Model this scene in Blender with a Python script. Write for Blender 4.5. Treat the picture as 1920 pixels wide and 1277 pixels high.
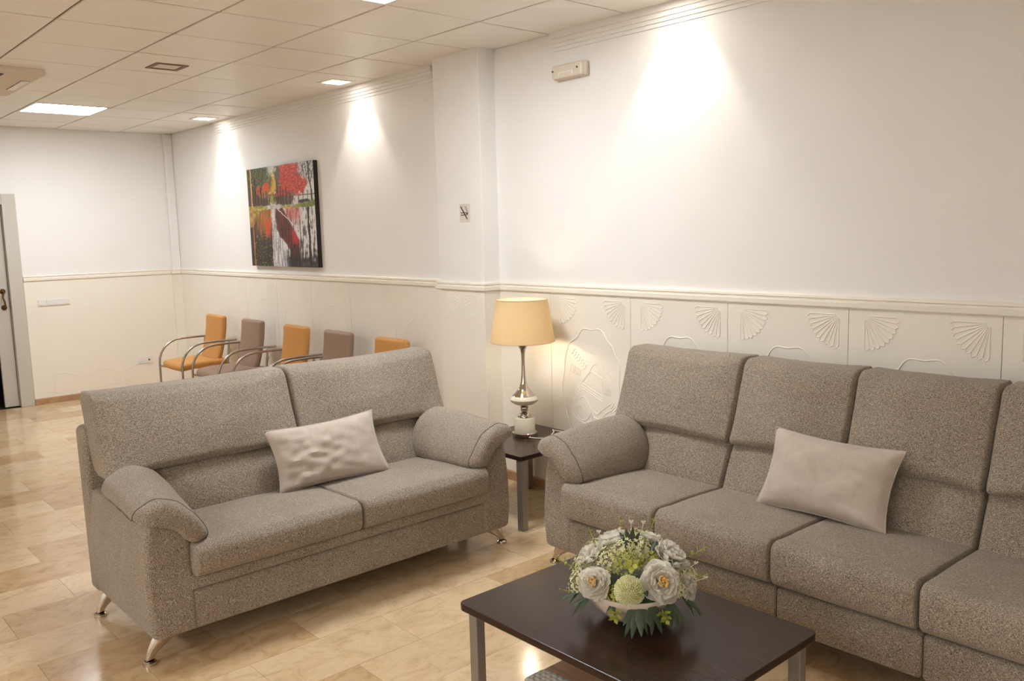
import bpy, bmesh, math, random
from mathutils import Vector, Matrix, noise
random.seed(7)
PI = math.pi
sc = bpy.context.scene
for o in list(bpy.data.objects): bpy.data.objects.remove(o)

# ------------------------------------------------------------------ camera
H = 2.767                                    # ceiling height
CAM = Vector((4.932, -1.354, 1.644))
FPX = 1620.7
cr = Vector((0.668, 0.743, -0.0265)).normalized()      # right
cf = Vector((-0.740, 0.661, -0.128)).normalized()      # forward
cr = (cr - cf * cr.dot(cf)).normalized()
cu = cr.cross(cf)
cam_d = bpy.data.cameras.new('camera'); cam = bpy.data.objects.new('camera', cam_d)
sc.collection.objects.link(cam)
cam_d.sensor_width = 36.0; cam_d.lens = FPX / 1920 * 36.0; cam_d.clip_start = 0.05; cam_d.clip_end = 60
cam.matrix_world = Matrix(((cr.x, cu.x, -cf.x, CAM.x), (cr.y, cu.y, -cf.y, CAM.y), (cr.z, cu.z, -cf.z, CAM.z), (0, 0, 0, 1)))
sc.camera = cam

# ------------------------------------------------------------------ world, exposure, lamp levels
w = bpy.data.worlds.new('world'); sc.world = w; w.use_nodes = True
w.node_tree.nodes['Background'].inputs[0].default_value = (1.0, 0.86, 0.70, 1)
w.node_tree.nodes['Background'].inputs[1].default_value = 0.05
sc.view_settings.view_transform = 'Standard'; sc.view_settings.look = 'None'
sc.view_settings.exposure = 0.44; sc.view_settings.gamma = 1.0; sc.view_settings.use_curve_mapping = False
PANEL_E = 33.0          # emission of the square LED ceiling panels
SPOT_W = 19.0           # recessed downlights
LAMP_W = 2.4           # table lamp bulb
try:
    sc.cycles.use_denoising = True
    sc.cycles.max_bounces = 5; sc.cycles.diffuse_bounces = 4; sc.cycles.glossy_bounces = 2; sc.cycles.use_light_tree = False; sc.cycles.use_adaptive_sampling = True; sc.cycles.adaptive_threshold = 0.12; sc.cycles.adaptive_min_samples = 16
    sc.cycles.transmission_bounces = 3; sc.cycles.sample_clamp_indirect = 6.0
    sc.cycles.caustics_reflective = False; sc.cycles.caustics_refractive = False
except Exception:
    pass

# ------------------------------------------------------------------ helpers
COL = sc.collection
def s2l(c): return tuple(((x / 255) / 12.92 if x / 255 <= 0.04045 else ((x / 255 + 0.055) / 1.055) ** 2.4) for x in c)
def rgba(c): return (*s2l(c), 1.0)
def new_mat(name, col=(200, 200, 200), rough=0.6, metal=0.0, spec=0.5):
    m = bpy.data.materials.new(name); m.use_nodes = True
    b = m.node_tree.nodes['Principled BSDF']
    b.inputs['Base Color'].default_value = rgba(col); b.inputs['Roughness'].default_value = rough
    b.inputs['Metallic'].default_value = metal; b.inputs['Specular IOR Level'].default_value = spec
    return m, m.node_tree, b
def nd(nt, t, **kw):
    n = nt.nodes.new(t)
    for k, v in kw.items(): setattr(n, k, v)
    return n
def coords(nt, kind='Object', scale=(1, 1, 1), randomize=False):
    tc = nd(nt, 'ShaderNodeTexCoord'); mp = nd(nt, 'ShaderNodeMapping')
    mp.inputs['Scale'].default_value = scale
    nt.links.new(tc.outputs[kind], mp.inputs['Vector'])
    if randomize:
        oi = nd(nt, 'ShaderNodeObjectInfo'); mu = nd(nt, 'ShaderNodeMath', operation='MULTIPLY'); mu.inputs[1].default_value = 53.0
        nt.links.new(oi.outputs['Random'], mu.inputs[0]); nt.links.new(mu.outputs[0], mp.inputs['Location'])
        return mp.outputs[0], oi.outputs['Random']
    return mp.outputs[0]
def noise_n(nt, vec, scale, detail=2.0, rough=0.5, dist=0.0):
    n = nd(nt, 'ShaderNodeTexNoise'); n.inputs['Scale'].default_value = scale; n.inputs['Detail'].default_value = detail
    n.inputs['Roughness'].default_value = rough; n.inputs['Distortion'].default_value = dist
    nt.links.new(vec, n.inputs['Vector']); return n.outputs['Fac']
def ramp(nt, fac, stops):
    r = nd(nt, 'ShaderNodeValToRGB'); e = r.color_ramp.elements
    while len(e) < len(stops): e.new(0.5)
    for i, (p, c) in enumerate(stops): e[i].position = p; e[i].color = rgba(c)
    nt.links.new(fac, r.inputs[0]); return r.outputs[0]
def mixc(nt, fac, a, b, mode='MIX'):
    m = nd(nt, 'ShaderNodeMix', data_type='RGBA', blend_type=mode)
    for sock, v in ((m.inputs[0], fac), (m.inputs[6], a), (m.inputs[7], b)):
        if hasattr(v, 'is_output') or hasattr(v, 'node'): nt.links.new(v, sock)
        else: sock.default_value = v
    return m.outputs[2]
def bump(nt, b, h, strength=0.2, dist=0.01):
    n = nd(nt, 'ShaderNodeBump'); n.inputs['Strength'].default_value = strength; n.inputs['Distance'].default_value = dist
    nt.links.new(h, n.inputs['Height']); nt.links.new(n.outputs[0], b.inputs['Normal'])

# --- materials
def m_paint(name, col, bmp=0.05):
    m, nt, b = new_mat(name, col, 0.75, 0, 0.3)
    v = coords(nt); f = noise_n(nt, v, 3.0, 3); c = rgba(col)
    d = tuple(x * 0.95 for x in c[:3]) + (1,)
    nt.links.new(mixc(nt, f, d, c), b.inputs['Base Color'])
    bump(nt, b, noise_n(nt, v, 180, 2), bmp, 0.002); return m
M = {}
M['wall'] = m_paint('wall_paint', (243, 240, 236))
M['panel'] = m_paint('cream_panel_paint', (246, 238, 224), 0.03)
M['rail'] = m_paint('rail_paint', (244, 236, 222), 0.02)
M['pillar'] = M['wall']
M['casing'] = m_paint('door_paint', (203, 197, 186), 0.03)
M['dark'] = new_mat('corridor_shade', (46, 34, 26), 0.8)[0]  # shade of the unlit corridor put into its colour
M['groove'] = m_paint('ceiling_groove', (128, 102, 74), 0.02)

m, nt, b = new_mat('ceiling_tile', (236, 226, 210), 0.42, 0, 0.5)
v, rnd = coords(nt, randomize=True)
nt.links.new(mixc(nt, noise_n(nt, v, 5, 3), rgba((240, 234, 224)), rgba((247, 243, 236))), b.inputs['Base Color'])
bump(nt, b, noise_n(nt, v, 2.6, 1), 0.5, 0.025); M['tile_c'] = m

m, nt, b = new_mat('floor_marble', (200, 165, 120), 0.11, 0, 0.5)
v, rnd = coords(nt, randomize=True, scale=(1.5, 1.0, 1))
f1 = noise_n(nt, v, 2.6, 4, 0.62, 0.8); f2 = noise_n(nt, v, 7.0, 5, 0.7, 1.2); f3 = noise_n(nt, v, 55, 2, 0.6)
base = ramp(nt, f1, [(0.28, (170, 130, 86)), (0.45, (214, 183, 142)), (0.62, (226, 198, 160)), (0.8, (236, 214, 182))])
vein = ramp(nt, f2, [(0.33, (138, 96, 56)), (0.43, (196, 160, 116)), (0.52, (222, 193, 153)), (0.72, (234, 212, 180))])
c1 = mixc(nt, 0.55, base, vein)
tint = ramp(nt, rnd, [(0.0, (170, 128, 84)), (0.25, (212, 180, 136)), (0.5, (236, 212, 176)), (0.75, (222, 196, 158)), (0.9, (196, 156, 112)), (1.0, (176, 136, 94))])
c2 = mixc(nt, 0.48, c1, tint)
spk = ramp(nt, f3, [(0.30, (120, 85, 52)), (0.36, (255, 255, 255)), (0.72, (255, 255, 255)), (0.80, (255, 248, 235))])
c3 = mixc(nt, 0.16, c2, spk, 'MULTIPLY')
nt.links.new(c3, b.inputs['Base Color'])
nt.links.new(ramp(nt, f2, [(0.3, (112, 112, 112)), (0.7, (98, 98, 98))]), b.inputs['Roughness'])
M['marble'] = m
m, nt, b = new_mat('skirting_marble', (190, 150, 108), 0.2)
v = coords(nt); nt.links.new(ramp(nt, noise_n(nt, v, 6, 5, 0.6, 0.6), [(0.3, (160, 122, 90)), (0.7, (192, 156, 122))]), b.inputs['Base Color']); M['skirt'] = m
M['grout'] = m_paint('floor_grout', (222, 198, 162), 0.02)

def m_tweed(name, along):
    m, nt, b = new_mat(name, (140, 126, 110), 0.92, 0, 0.15)
    sx = (180, 500, 500)
    v = coords(nt, scale=sx); v2 = coords(nt, scale=(500, 500, 180)); v3 = coords(nt, scale=(1, 1, 1))
    n1 = noise_n(nt, v, 1.0, 2, 0.65); n2 = noise_n(nt, v2, 1.0, 2, 0.65); n3 = noise_n(nt, v3, 4.0, 3)
    add = nd(nt, 'ShaderNodeMath', operation='ADD'); nt.links.new(n1, add.inputs[0]); nt.links.new(n2, add.inputs[1])
    hf = nd(nt, 'ShaderNodeMath', operation='MULTIPLY'); hf.inputs[1].default_value = 0.5; nt.links.new(add.outputs[0], hf.inputs[0])
    c = ramp(nt, hf.outputs[0], [(0.37, (50, 42, 35)), (0.46, (121, 108, 94)), (0.54, (165, 151, 134)), (0.63, (214, 200, 181))])
    c = mixc(nt, 0.22, c, ramp(nt, n3, [(0.3, (128, 112, 96)), (0.7, (170, 158, 144))]))
    nt.links.new(c, b.inputs['Base Color']); b.inputs['Sheen Weight'].default_value = 0.15
    bump(nt, b, hf.outputs[0], 0.5, 0.002); return m
M['tweed'] = m_tweed('grey_tweed', 'x')
M['piping'] = new_mat('tweed_piping', (112, 100, 88), 0.95, 0, 0.1)[0]

m, nt, b = new_mat('velvet_cushion', (176, 160, 145), 0.75, 0, 0.25)
v = coords(nt); f = noise_n(nt, v, 9, 4, 0.6, 1.2)
nt.links.new(ramp(nt, f, [(0.3, (186, 170, 155)), (0.7, (202, 187, 173))]), b.inputs['Base Color'])
b.inputs['Sheen Weight'].default_value = 0.5; b.inputs['Sheen Roughness'].default_value = 0.4
bump(nt, b, noise_n(nt, v, 300, 2), 0.08, 0.002); M['velvet'] = m

M['chrome'] = new_mat('chrome', (205, 196, 184), 0.08, 1.0)[0]
M['steel'] = new_mat('satin_steel', (176, 168, 158), 0.3, 1.0)[0]
M['alu'] = new_mat('grey_leg_paint', (150, 143, 136), 0.42, 0.55)[0]
m, nt, b = new_mat('dark_wood_laminate', (52, 38, 33), 0.22, 0, 0.24)
v = coords(nt, scale=(3, 60, 60)); f = noise_n(nt, v, 1.0, 5, 0.6, 0.3)
nt.links.new(ramp(nt, f, [(0.3, (50, 34, 26)), (0.7, (57, 40, 31))]), b.inputs['Base Color'])
bump(nt, b, f, 0.08, 0.002); M['wenge'] = m
M['wenge_edge'] = new_mat('dark_edge', (34, 22, 18), 0.4)[0]
M['cream'] = new_mat('cream_ceramic', (233, 222, 196), 0.22)[0]
M['cable'] = new_mat('white_cable', (226, 218, 204), 0.5)[0]
M['plastic'] = new_mat('white_plastic', (236, 232, 226), 0.35)[0]
M['mustard'] = m_paint('mustard_vinyl', (205, 148, 82), 0.1); M['taupe'] = m_paint('taupe_vinyl', (156, 130, 110), 0.1)
for k in ('mustard', 'taupe'): M[k].node_tree.nodes['Principled BSDF'].inputs['Roughness'].default_value = 0.5
M['brass'] = new_mat('aged_brass', (120, 92, 56), 0.3, 1.0)[0]
M['lens'] = new_mat('frosted_lens', (216, 206, 190), 0.4)[0]
M['black'] = new_mat('black_ink', (30, 24, 22), 0.6)[0]
M['frame_dark'] = new_mat('bronze_frame', (112, 86, 62), 0.5)[0]
def m_emit(name, col, st):
    m = bpy.data.materials.new(name); m.use_nodes = True; nt = m.node_tree
    nt.nodes.remove(nt.nodes['Principled BSDF']); e = nd(nt, 'ShaderNodeEmission')
    e.inputs[0].default_value = (*col, 1); e.inputs[1].default_value = st
    nt.links.new(e.outputs[0], nt.nodes['Material Output'].inputs[0]); return m
M['led'] = m_emit('led_diffuser', (0.88, 0.94, 1.0), PANEL_E)
M['spot_lens'] = m_emit('spot_diffuser', (1.0, 0.95, 0.88), 20.0)
M['bulb'] = m_emit('bulb_glow', (1.0, 0.84, 0.62), LAMP_W / 0.036)
m = bpy.data.materials.new('lamp_shade_fabric'); m.use_nodes = True; nt = m.node_tree
nt.nodes.remove(nt.nodes['Principled BSDF'])
d = nd(nt, 'ShaderNodeBsdfDiffuse'); t = nd(nt, 'ShaderNodeBsdfTranslucent'); mx = nd(nt, 'ShaderNodeMixShader')
v = coords(nt, scale=(60, 60, 400)); c = ramp(nt, noise_n(nt, v, 1, 2), [(0.3, (238, 212, 168)), (0.7, (246, 222, 180))])
nt.links.new(c, d.inputs[0]); nt.links.new(c, t.inputs[0]); mx.inputs[0].default_value = 0.45
nt.links.new(d.outputs[0], mx.inputs[1]); nt.links.new(t.outputs[0], mx.inputs[2]); nt.links.new(mx.outputs[0], nt.nodes['Material Output'].inputs[0])
M['shade'] = m
m = bpy.data.materials.new('shade_lining'); m.use_nodes = True; nt = m.node_tree
nt.nodes.remove(nt.nodes['Principled BSDF'])
d = nd(nt, 'ShaderNodeBsdfDiffuse'); t = nd(nt, 'ShaderNodeBsdfTranslucent'); mx = nd(nt, 'ShaderNodeMixShader')
d.inputs[0].default_value = rgba((250, 245, 234)); t.inputs[0].default_value = rgba((250, 244, 230)); mx.inputs[0].default_value = 0.5
nt.links.new(d.outputs[0], mx.inputs[1]); nt.links.new(t.outputs[0], mx.inputs[2]); nt.links.new(mx.outputs[0], nt.nodes['Material Output'].inputs[0])
M['shade_in'] = m
# flowers
def m_leafy(name, c0, c1, rough=0.5):
    m, nt, b = new_mat(name, c0, rough)
    v, r = coords(nt, randomize=True); f = noise_n(nt, v, 40, 3)
    nt.links.new(ramp(nt, f, [(0.3, c0), (0.7, c1)]), b.inputs['Base Color']); b.inputs['Subsurface Weight'].default_value = 0.0; return m
m = bpy.data.materials.new('white_petal'); m.use_nodes = True; nt = m.node_tree
nt.nodes.remove(nt.nodes['Principled BSDF'])
d = nd(nt, 'ShaderNodeBsdfDiffuse'); t = nd(nt, 'ShaderNodeBsdfTranslucent'); mx = nd(nt, 'ShaderNodeMixShader')
c = ramp(nt, noise_n(nt, coords(nt), 3.0, 2), [(0.3, (250, 243, 226)), (0.7, (255, 252, 244))]); nt.links.new(c, d.inputs[0]); nt.links.new(c, t.inputs[0]); mx.inputs[0].default_value = 0.5
nt.links.new(d.outputs[0], mx.inputs[1]); nt.links.new(t.outputs[0], mx.inputs[2]); nt.links.new(mx.outputs[0], nt.nodes['Material Output'].inputs[0])
M['petal'] = m
M['stamen'] = m_leafy('orange_stamen', (244, 176, 60), (252, 206, 110), 0.6)
M['leaf'] = m_leafy('dark_leaf', (44, 58, 40), (70, 84, 58), 0.45)
M['lime'] = m_leafy('lime_leaf', (150, 156, 50), (196, 196, 96), 0.55)
M['pale'] = m_leafy('pale_green_floret', (214, 212, 146), (244, 240, 200), 0.6)
m, nt, b = new_mat('bowl_glaze', (214, 192, 170), 0.25); v = coords(nt)
nt.links.new(ramp(nt, noise_n(nt, v, 12, 3), [(0.3, (222, 204, 184)), (0.7, (238, 224, 208))]), b.inputs['Base Color']); M['bowl'] = m
m, nt, b = new_mat('geometric_fabric', (200, 190, 172), 0.9)
v = coords(nt, scale=(1, 1, 1)); wv = nd(nt, 'ShaderNodeTexWave', wave_type='BANDS', bands_direction='DIAGONAL'); wv.inputs['Scale'].default_value = 24; wv.inputs['Distortion'].default_value = 0
nt.links.new(v, wv.inputs['Vector']); ck = nd(nt, 'ShaderNodeTexBrick'); ck.inputs['Scale'].default_value = 14; ck.inputs['Color1'].default_value = rgba((246, 240, 228)); ck.inputs['Color2'].default_value = rgba((240, 232, 218)); ck.inputs['Mortar'].default_value = rgba((176, 164, 146)); ck.inputs['Mortar Size'].default_value = 0.05
nt.links.new(v, ck.inputs['Vector'])
nt.links.new(mixc(nt, 0.5, ck.outputs[0], ramp(nt, wv.outputs[1], [(0.3, (206, 196, 178)), (0.5, (248, 242, 230))])), b.inputs['Base Color']); M['geo'] = m
m, nt, b = new_mat('brown_wood', (150, 112, 78), 0.45); v = coords(nt, scale=(4, 70, 70))
nt.links.new(ramp(nt, noise_n(nt, v, 1, 4, 0.6), [(0.3, (150, 110, 76)), (0.7, (190, 148, 108))]), b.inputs['Base Color']); M['wood'] = m

# --- mesh building
class MB:
    def __init__(s): s.v = []; s.f = []
    def add(s, vs, fs):
        o = len(s.v); s.v += [tuple(x) for x in vs]; s.f += [tuple(i + o for i in f) for f in fs]; return s
    def box(s, x0, x1, y0, y1, z0, z1):
        return s.add([(x0, y0, z0), (x1, y0, z0), (x1, y1, z0), (x0, y1, z0), (x0, y0, z1), (x1, y0, z1), (x1, y1, z1), (x0, y1, z1)],
                     [(0, 3, 2, 1), (4, 5, 6, 7), (0, 1, 5, 4), (1, 2, 6, 5), (2, 3, 7, 6), (3, 0, 4, 7)])
    def tube(s, pts, r, n=8, cap=True, flat=None, closed=False):
        pts = [Vector(p) for p in pts]; N = len(pts); rs = r if isinstance(r, (list, tuple)) else [r] * N
        vs = []; prev = None
        for i, p in enumerate(pts):
            if closed: t = (pts[(i + 1) % N] - pts[i - 1]).normalized()
            else: t = (pts[min(i + 1, N - 1)] - pts[max(i - 1, 0)]).normalized()
            if prev is None:
                a = Vector((0, 0, 1)) if abs(t.z) < 0.9 else Vector((0, 1, 0))
                if flat is not None: a = Vector(flat[0])
                nrm = (a - t * a.dot(t)).normalized()
            else: nrm = (prev - t * prev.dot(t)).normalized()
            prev = nrm; bn = t.cross(nrm); k = flat[1] if flat is not None else 1.0
            for j in range(n):
                a = 2 * PI * j / n; vs.append(p + nrm * (math.cos(a) * rs[i]) + bn * (math.sin(a) * rs[i] * k))
        fs = []
        for i in range(N if closed else N - 1):
            for j in range(n):
                a = i * n + j; b2 = i * n + (j + 1) % n; i2 = (i + 1) % N
                fs.append((a, b2, i2 * n + (j + 1) % n, i2 * n + j))
        if cap and not closed: fs += [tuple(range(n - 1, -1, -1)), tuple(range((N - 1) * n, N * n))]
        return s.add(vs, fs)
    def lathe(s, prof, n=32, c=(0, 0, 0), cap=True):
        vs = []; fs = []
        for r, z in prof:
            for j in range(n): a = 2 * PI * j / n; vs.append((c[0] + r * math.cos(a), c[1] + r * math.sin(a), c[2] + z))
        for i in range(len(prof) - 1):
            for j in range(n): fs.append((i * n + j, i * n + (j + 1) % n, (i + 1) * n + (j + 1) % n, (i + 1) * n + j))
        if cap: fs += [tuple(range(n - 1, -1, -1)), tuple(range((len(prof) - 1) * n, len(prof) * n))]
        return s.add(vs, fs)
    def prism(s, poly, z0, z1):
        n = len(poly); vs = [(x, y, z0) for x, y in poly] + [(x, y, z1) for x, y in poly]
        return s.add(vs, [tuple(range(n - 1, -1, -1)), tuple(range(n, 2 * n))] + [(i, (i + 1) % n, n + (i + 1) % n, n + i) for i in range(n)])
    def xf(s, fn): s.v = [tuple(fn(Vector(p))) for p in s.v]; return s
    def mesh(s, name, smooth=True, weld=False, bevel=0.0):
        me = bpy.data.meshes.new(name); me.from_pydata(s.v, [], s.f); me.update()
        bm = bmesh.new(); bm.from_mesh(me)
        if weld: bmesh.ops.remove_doubles(bm, verts=bm.verts, dist=1e-5)
        if bevel: bmesh.ops.bevel(bm, geom=[e for e in bm.edges], offset=bevel, segments=2, affect='EDGES', profile=0.5)
        bmesh.ops.recalc_face_normals(bm, faces=bm.faces)
        bm.to_mesh(me); bm.free()
        if smooth:
            me.polygons.foreach_set('use_smooth', [True] * len(me.polygons))
            try: me.set_sharp_from_angle(angle=math.radians(38))
            except Exception: pass
        return me
    def build(s, name, mat, parent=None, **kw): return link(name, s.mesh(name, **kw), mat, parent)
def link(name, me, mat, parent=None):
    o = bpy.data.objects.new(name, me); COL.objects.link(o)
    if mat is not None and (not me.materials): me.materials.append(M[mat] if isinstance(mat, str) else mat)
    if parent: o.parent = parent
    return o
def empty(name, loc=(0, 0, 0), rz=0.0, parent=None):
    o = bpy.data.objects.new(name, None); COL.objects.link(o); o.location = loc; o.rotation_euler = (0, 0, rz); o.empty_display_size = 0.1
    if parent: o.parent = parent
    return o
def tag(o, label=None, cat=None, group=None, kind=None):
    if label: o['label'] = label
    if cat: o['category'] = cat
    if group: o['group'] = group
    if kind: o['kind'] = kind
    return o
def struct(o, label=None, cat=None): return tag(o, label, cat, None, 'structure')
def copy_tree(o, parent=None):
    c = o.copy(); COL.objects.link(c); c.parent = parent
    for ch in list(o.children): copy_tree(ch, c)
    return c
def soft_box(hx, hy, hz, r, n=(14, 8, 8), puff=(0, 0, 0), deform=None, wr=0.0, seed=0):
    """rounded, slightly inflated cushion block centred on the origin"""
    mb = MB()
    r3 = r if isinstance(r, (tuple, list)) else (r, r, r)
    def params(h, rad, k):
        q = rad / h; arc = [1 - q * (1 - s_) for s_ in (0.0, 0.27, 0.58, 1.0)]
        m_ = max(2, k - 6); inner = [-(1 - q) + 2 * (1 - q) * i / m_ for i in range(m_ + 1)]
        return [-a for a in reversed(arc[1:])] + inner + arc[1:]
    PR = [params(h_, r_, k_) for h_, r_, k_ in zip((hx, hy, hz), r3, n)]
    def grid(fn, A, B):
        a, b = len(A) - 1, len(B) - 1
        vs = [fn(x, y) for x in A for y in B]
        fs = [(i * (b + 1) + j, (i + 1) * (b + 1) + j, (i + 1) * (b + 1) + j + 1, i * (b + 1) + j + 1) for i in range(a) for j in range(b)]
        mb.add(vs, fs)
    for sg in (-1, 1):
        grid(lambda a, b: (a, b, sg), PR[0], PR[1]); grid(lambda a, b: (a, sg, b), PR[0], PR[2]); grid(lambda a, b: (sg, a, b), PR[1], PR[2])
    hh = (hx, hy, hz); rr = r if isinstance(r, (tuple, list)) else (r, r, r)
    def f(p):
        q = [p[i] * hh[i] for i in range(3)]; inn = [max(-(hh[i] - rr[i]), min(hh[i] - rr[i], q[i])) for i in range(3)]
        d = Vector([(q[i] - inn[i]) / rr[i] for i in range(3)])
        if d.length > 1e-6: d.normalize()
        out = Vector([inn[i] + d[i] * rr[i] for i in range(3)])
        t = [p[0], p[1], p[2]]
        for i in range(3):
            o1, o2 = [k for k in range(3) if k != i]
            out[i] += (1 if t[i] > 0 else -1) * (abs(t[i]) ** 2) * puff[i] * (1 - t[o1] ** 2) * (1 - t[o2] ** 2)
        if wr:
            nn = noise.noise_vector(out * 9 + Vector((seed * 7.3, seed * 3.1, 0))); out += nn * wr
        if deform: out = Vector(deform(out))
        return out
    return mb.xf(f)
def rrect(x0, x1, y0, y1, r, n=5):
    out = []
    for cx, cy, a0 in ((x1 - r, y1 - r, 0), (x0 + r, y1 - r, 90), (x0 + r, y0 + r, 180), (x1 - r, y0 + r, 270)):
        for k in range(n + 1): a = math.radians(a0 + 90 * k / n); out.append((cx + r * math.cos(a), cy + r * math.sin(a)))
    return out
def pix(P):
    d = Vector(P) - CAM; z = d.dot(cf)
    if z < 0.1: return None
    return 960 + FPX * d.dot(cr) / z, 638.5 - FPX * d.dot(cu) / z

# ------------------------------------------------------------------ room shell
XL, XR, YB, YF = -4.734, 7.6, 2.345, -4.6; DZ0 = 1.252
# floor: marble tiles 60 x 30 laid in half-bond rows along Y
fl = struct(MB().box(XL, XR, YF, YB, -0.06, -0.0035).build('floor', 'grout', smooth=False))
TW, TL, G = 0.2985, 0.5985, 0.0014
tile_me = MB().box(-TW / 2 + G / 2, TW / 2 - G / 2, -TL / 2 + G / 2, TL / 2 - G / 2, -0.0035, 0.0).mesh('floor_tile', smooth=False)
tile_me.materials.append(M['marble'])
cands = []
k0 = int(math.floor((XL - 1.88) / TW)); k1 = int(math.ceil((XR - 1.88) / TW))
for k in range(k0, k1):
    xc = 1.88 + TW * (k + 0.5)
    off = 0.27 if k % 2 else 0.566
    for j in range(-10, 6):
        yc = off + TL * (j + 0.5)
        x0, x1 = max(xc - TW / 2, XL), min(xc + TW / 2, XR); y0, y1 = max(yc - TL / 2, YF), min(yc + TL / 2, YB)
        if x1 - x0 < 0.02 or y1 - y0 < 0.02: continue
        full = (x1 - x0 > TW - 1e-4) and (y1 - y0 > TL - 1e-4)
        px = pix((xc, yc, 0)); vis = px is not None and -160 < px[0] < 2080 and 650 < px[1] < 1420
        cands.append((not vis, (Vector((xc, yc, 0)) - CAM).length, xc, yc, x0, x1, y0, y1, full))
cands.sort()
rest = MB()
for i, (nv, dist, xc, yc, x0, x1, y0, y1, full) in enumerate(cands):
    if i < 290:
        if full: o = bpy.data.objects.new('tile', tile_me); COL.objects.link(o)
        else:
            o = MB().box(x0 - xc + G / 2, x1 - xc - G / 2, y0 - yc + G / 2, y1 - yc - G / 2, -0.0035, 0).build('tile', 'marble', smooth=False)
        o.location = (xc, yc, 0); o.parent = fl
    else: rest.box(x0 + G / 2, x1 - G / 2, y0 + G / 2, y1 - G / 2, -0.0035, 0)
if rest.v: tag(rest.build('floor_tiles', 'marble', fl, smooth=False), kind='stuff')

# ceiling: 60 x 60 lay-in tiles with dark joints, fixtures take their tile's place
ce = struct(MB().box(XL, XR, YF, YB, H + 0.006, H + 0.10).build('ceiling', 'groove', smooth=False))
g = 0.006
ct_me = MB().box(-0.3 + g, 0.3 - g, -0.3 + g, 0.3 - g, 0, 0.012).mesh('ceiling_tile', smooth=False, bevel=0.002); ct_me.materials.append(M['tile_c'])
PANELS = {(-6, 1), (2, 1), (1, -7), (4, -7), (7, -7), (10, -7)}         # tile index (x, y): square LED panels; the last row is added, unseen fill light
rt = random.Random(3)
for i in range(-8, 13):
    for j in range(-8, 4):
        if (i, j) in PANELS: continue
        x0, x1, y0, y1 = max(i * 0.6, XL), min(i * 0.6 + 0.6, XR), max(j * 0.6, YF), min(j * 0.6 + 0.6, YB)
        if x1 - x0 < 0.03 or y1 - y0 < 0.03: continue
        xc, yc = i * 0.6 + 0.3, j * 0.6 + 0.3
        if x1 - x0 > 0.599 and y1 - y0 > 0.599: o = bpy.data.objects.new('ceiling_tile', ct_me); COL.objects.link(o)
        else: o = MB().box(x0 - xc + g, x1 - xc - g, y0 - yc + g, y1 - yc - g, 0, 0.012).build('ceiling_tile', 'tile_c', smooth=False)
        o.location = (xc, yc, H - 0.001); o.parent = ce
        o.rotation_euler = (rt.uniform(-0.0035, 0.0035), rt.uniform(-0.0035, 0.0035), 0)
# walls
wb = struct(MB().box(XL - 0.15, XR, YB, YB + 0.15, -0.06, H + 0.1).build('wall_back', 'wall', smooth=False))
PX0, PX1, PYF = 0.22, 0.688, 2.212
wp = struct(MB().box(PX0, PX1, PYF, YB + 0.01, 0, H + 0.005).build('wall_pier', 'wall', smooth=False, bevel=0.004))
DY0, DY1, DH = -0.28, 0.662, 2.03                                       # door opening in the far wall
mb = MB().box(XL - 0.15, XL, DY1, YB, -0.06, H + 0.1).box(XL - 0.15, XL, YF, DY0, -0.06, H + 0.1).box(XL - 0.15, XL, DY0, DY1, DH, H + 0.1)
wl = struct(mb.build('wall_left', 'wall', smooth=False))
wc = struct(MB().box(XL, XL + 0.050, 2.255, YB, DZ0, H).build('wall_corner', 'wall', smooth=False, bevel=0.01))
MB().box(XL, XL + 0.050 + 0.012, 2.255 - 0.012, YB, 0, DZ0).build('dado_panel', 'panel', wc, smooth=False)
struct(MB().box(XR, XR + 0.15, YF, YB, -0.06, H + 0.1).build('wall_right', 'wall', smooth=False))
struct(MB().box(XL - 0.15, XR + 0.15, YF - 0.15, YF, -0.06, H + 0.1).build('wall_front', 'wall', smooth=False))
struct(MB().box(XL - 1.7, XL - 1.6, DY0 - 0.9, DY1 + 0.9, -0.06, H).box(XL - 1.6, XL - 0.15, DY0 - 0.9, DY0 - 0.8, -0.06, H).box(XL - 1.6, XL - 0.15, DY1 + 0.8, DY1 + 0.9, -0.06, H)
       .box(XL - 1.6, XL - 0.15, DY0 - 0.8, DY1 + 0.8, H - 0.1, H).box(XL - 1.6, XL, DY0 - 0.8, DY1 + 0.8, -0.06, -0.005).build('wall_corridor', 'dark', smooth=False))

# dado panels with raised fans, a wavy cartouche and a scrolled motif
DZ = 1.252; PT = 0.012; PWD = 0.635
def rel(pts, r=0.0035):   # raised line on the panel face, panel-local (x, z) -> face at y = 0
    return [(x, -0.0005, z) for x, z in pts], r
def catmull(pts, k=5):
    out = []; P = [pts[0]] + list(pts) + [pts[-1]]
    for i in range(1, len(P) - 2):
        for s in range(k):
            t = s / k; a, b_, c, d_ = P[i - 1], P[i], P[i + 1], P[i + 2]
            out.append(tuple(0.5 * ((2 * b_[q]) + (-a[q] + c[q]) * t + (2 * a[q] - 5 * b_[q] + 4 * c[q] - d_[q]) * t * t + (-a[q] + 3 * b_[q] - 3 * c[q] + d_[q]) * t ** 3) for q in range(2)))
    out.append(tuple(pts[-1])); return out
def ridges(lines, r=0.0035):
    mb = MB()
    for ln in lines:
        mb.tube([(x, 0.0, z) for x, z in ln], r, n=5, flat=((0, -1, 0), 1.2))
    return mb
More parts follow.
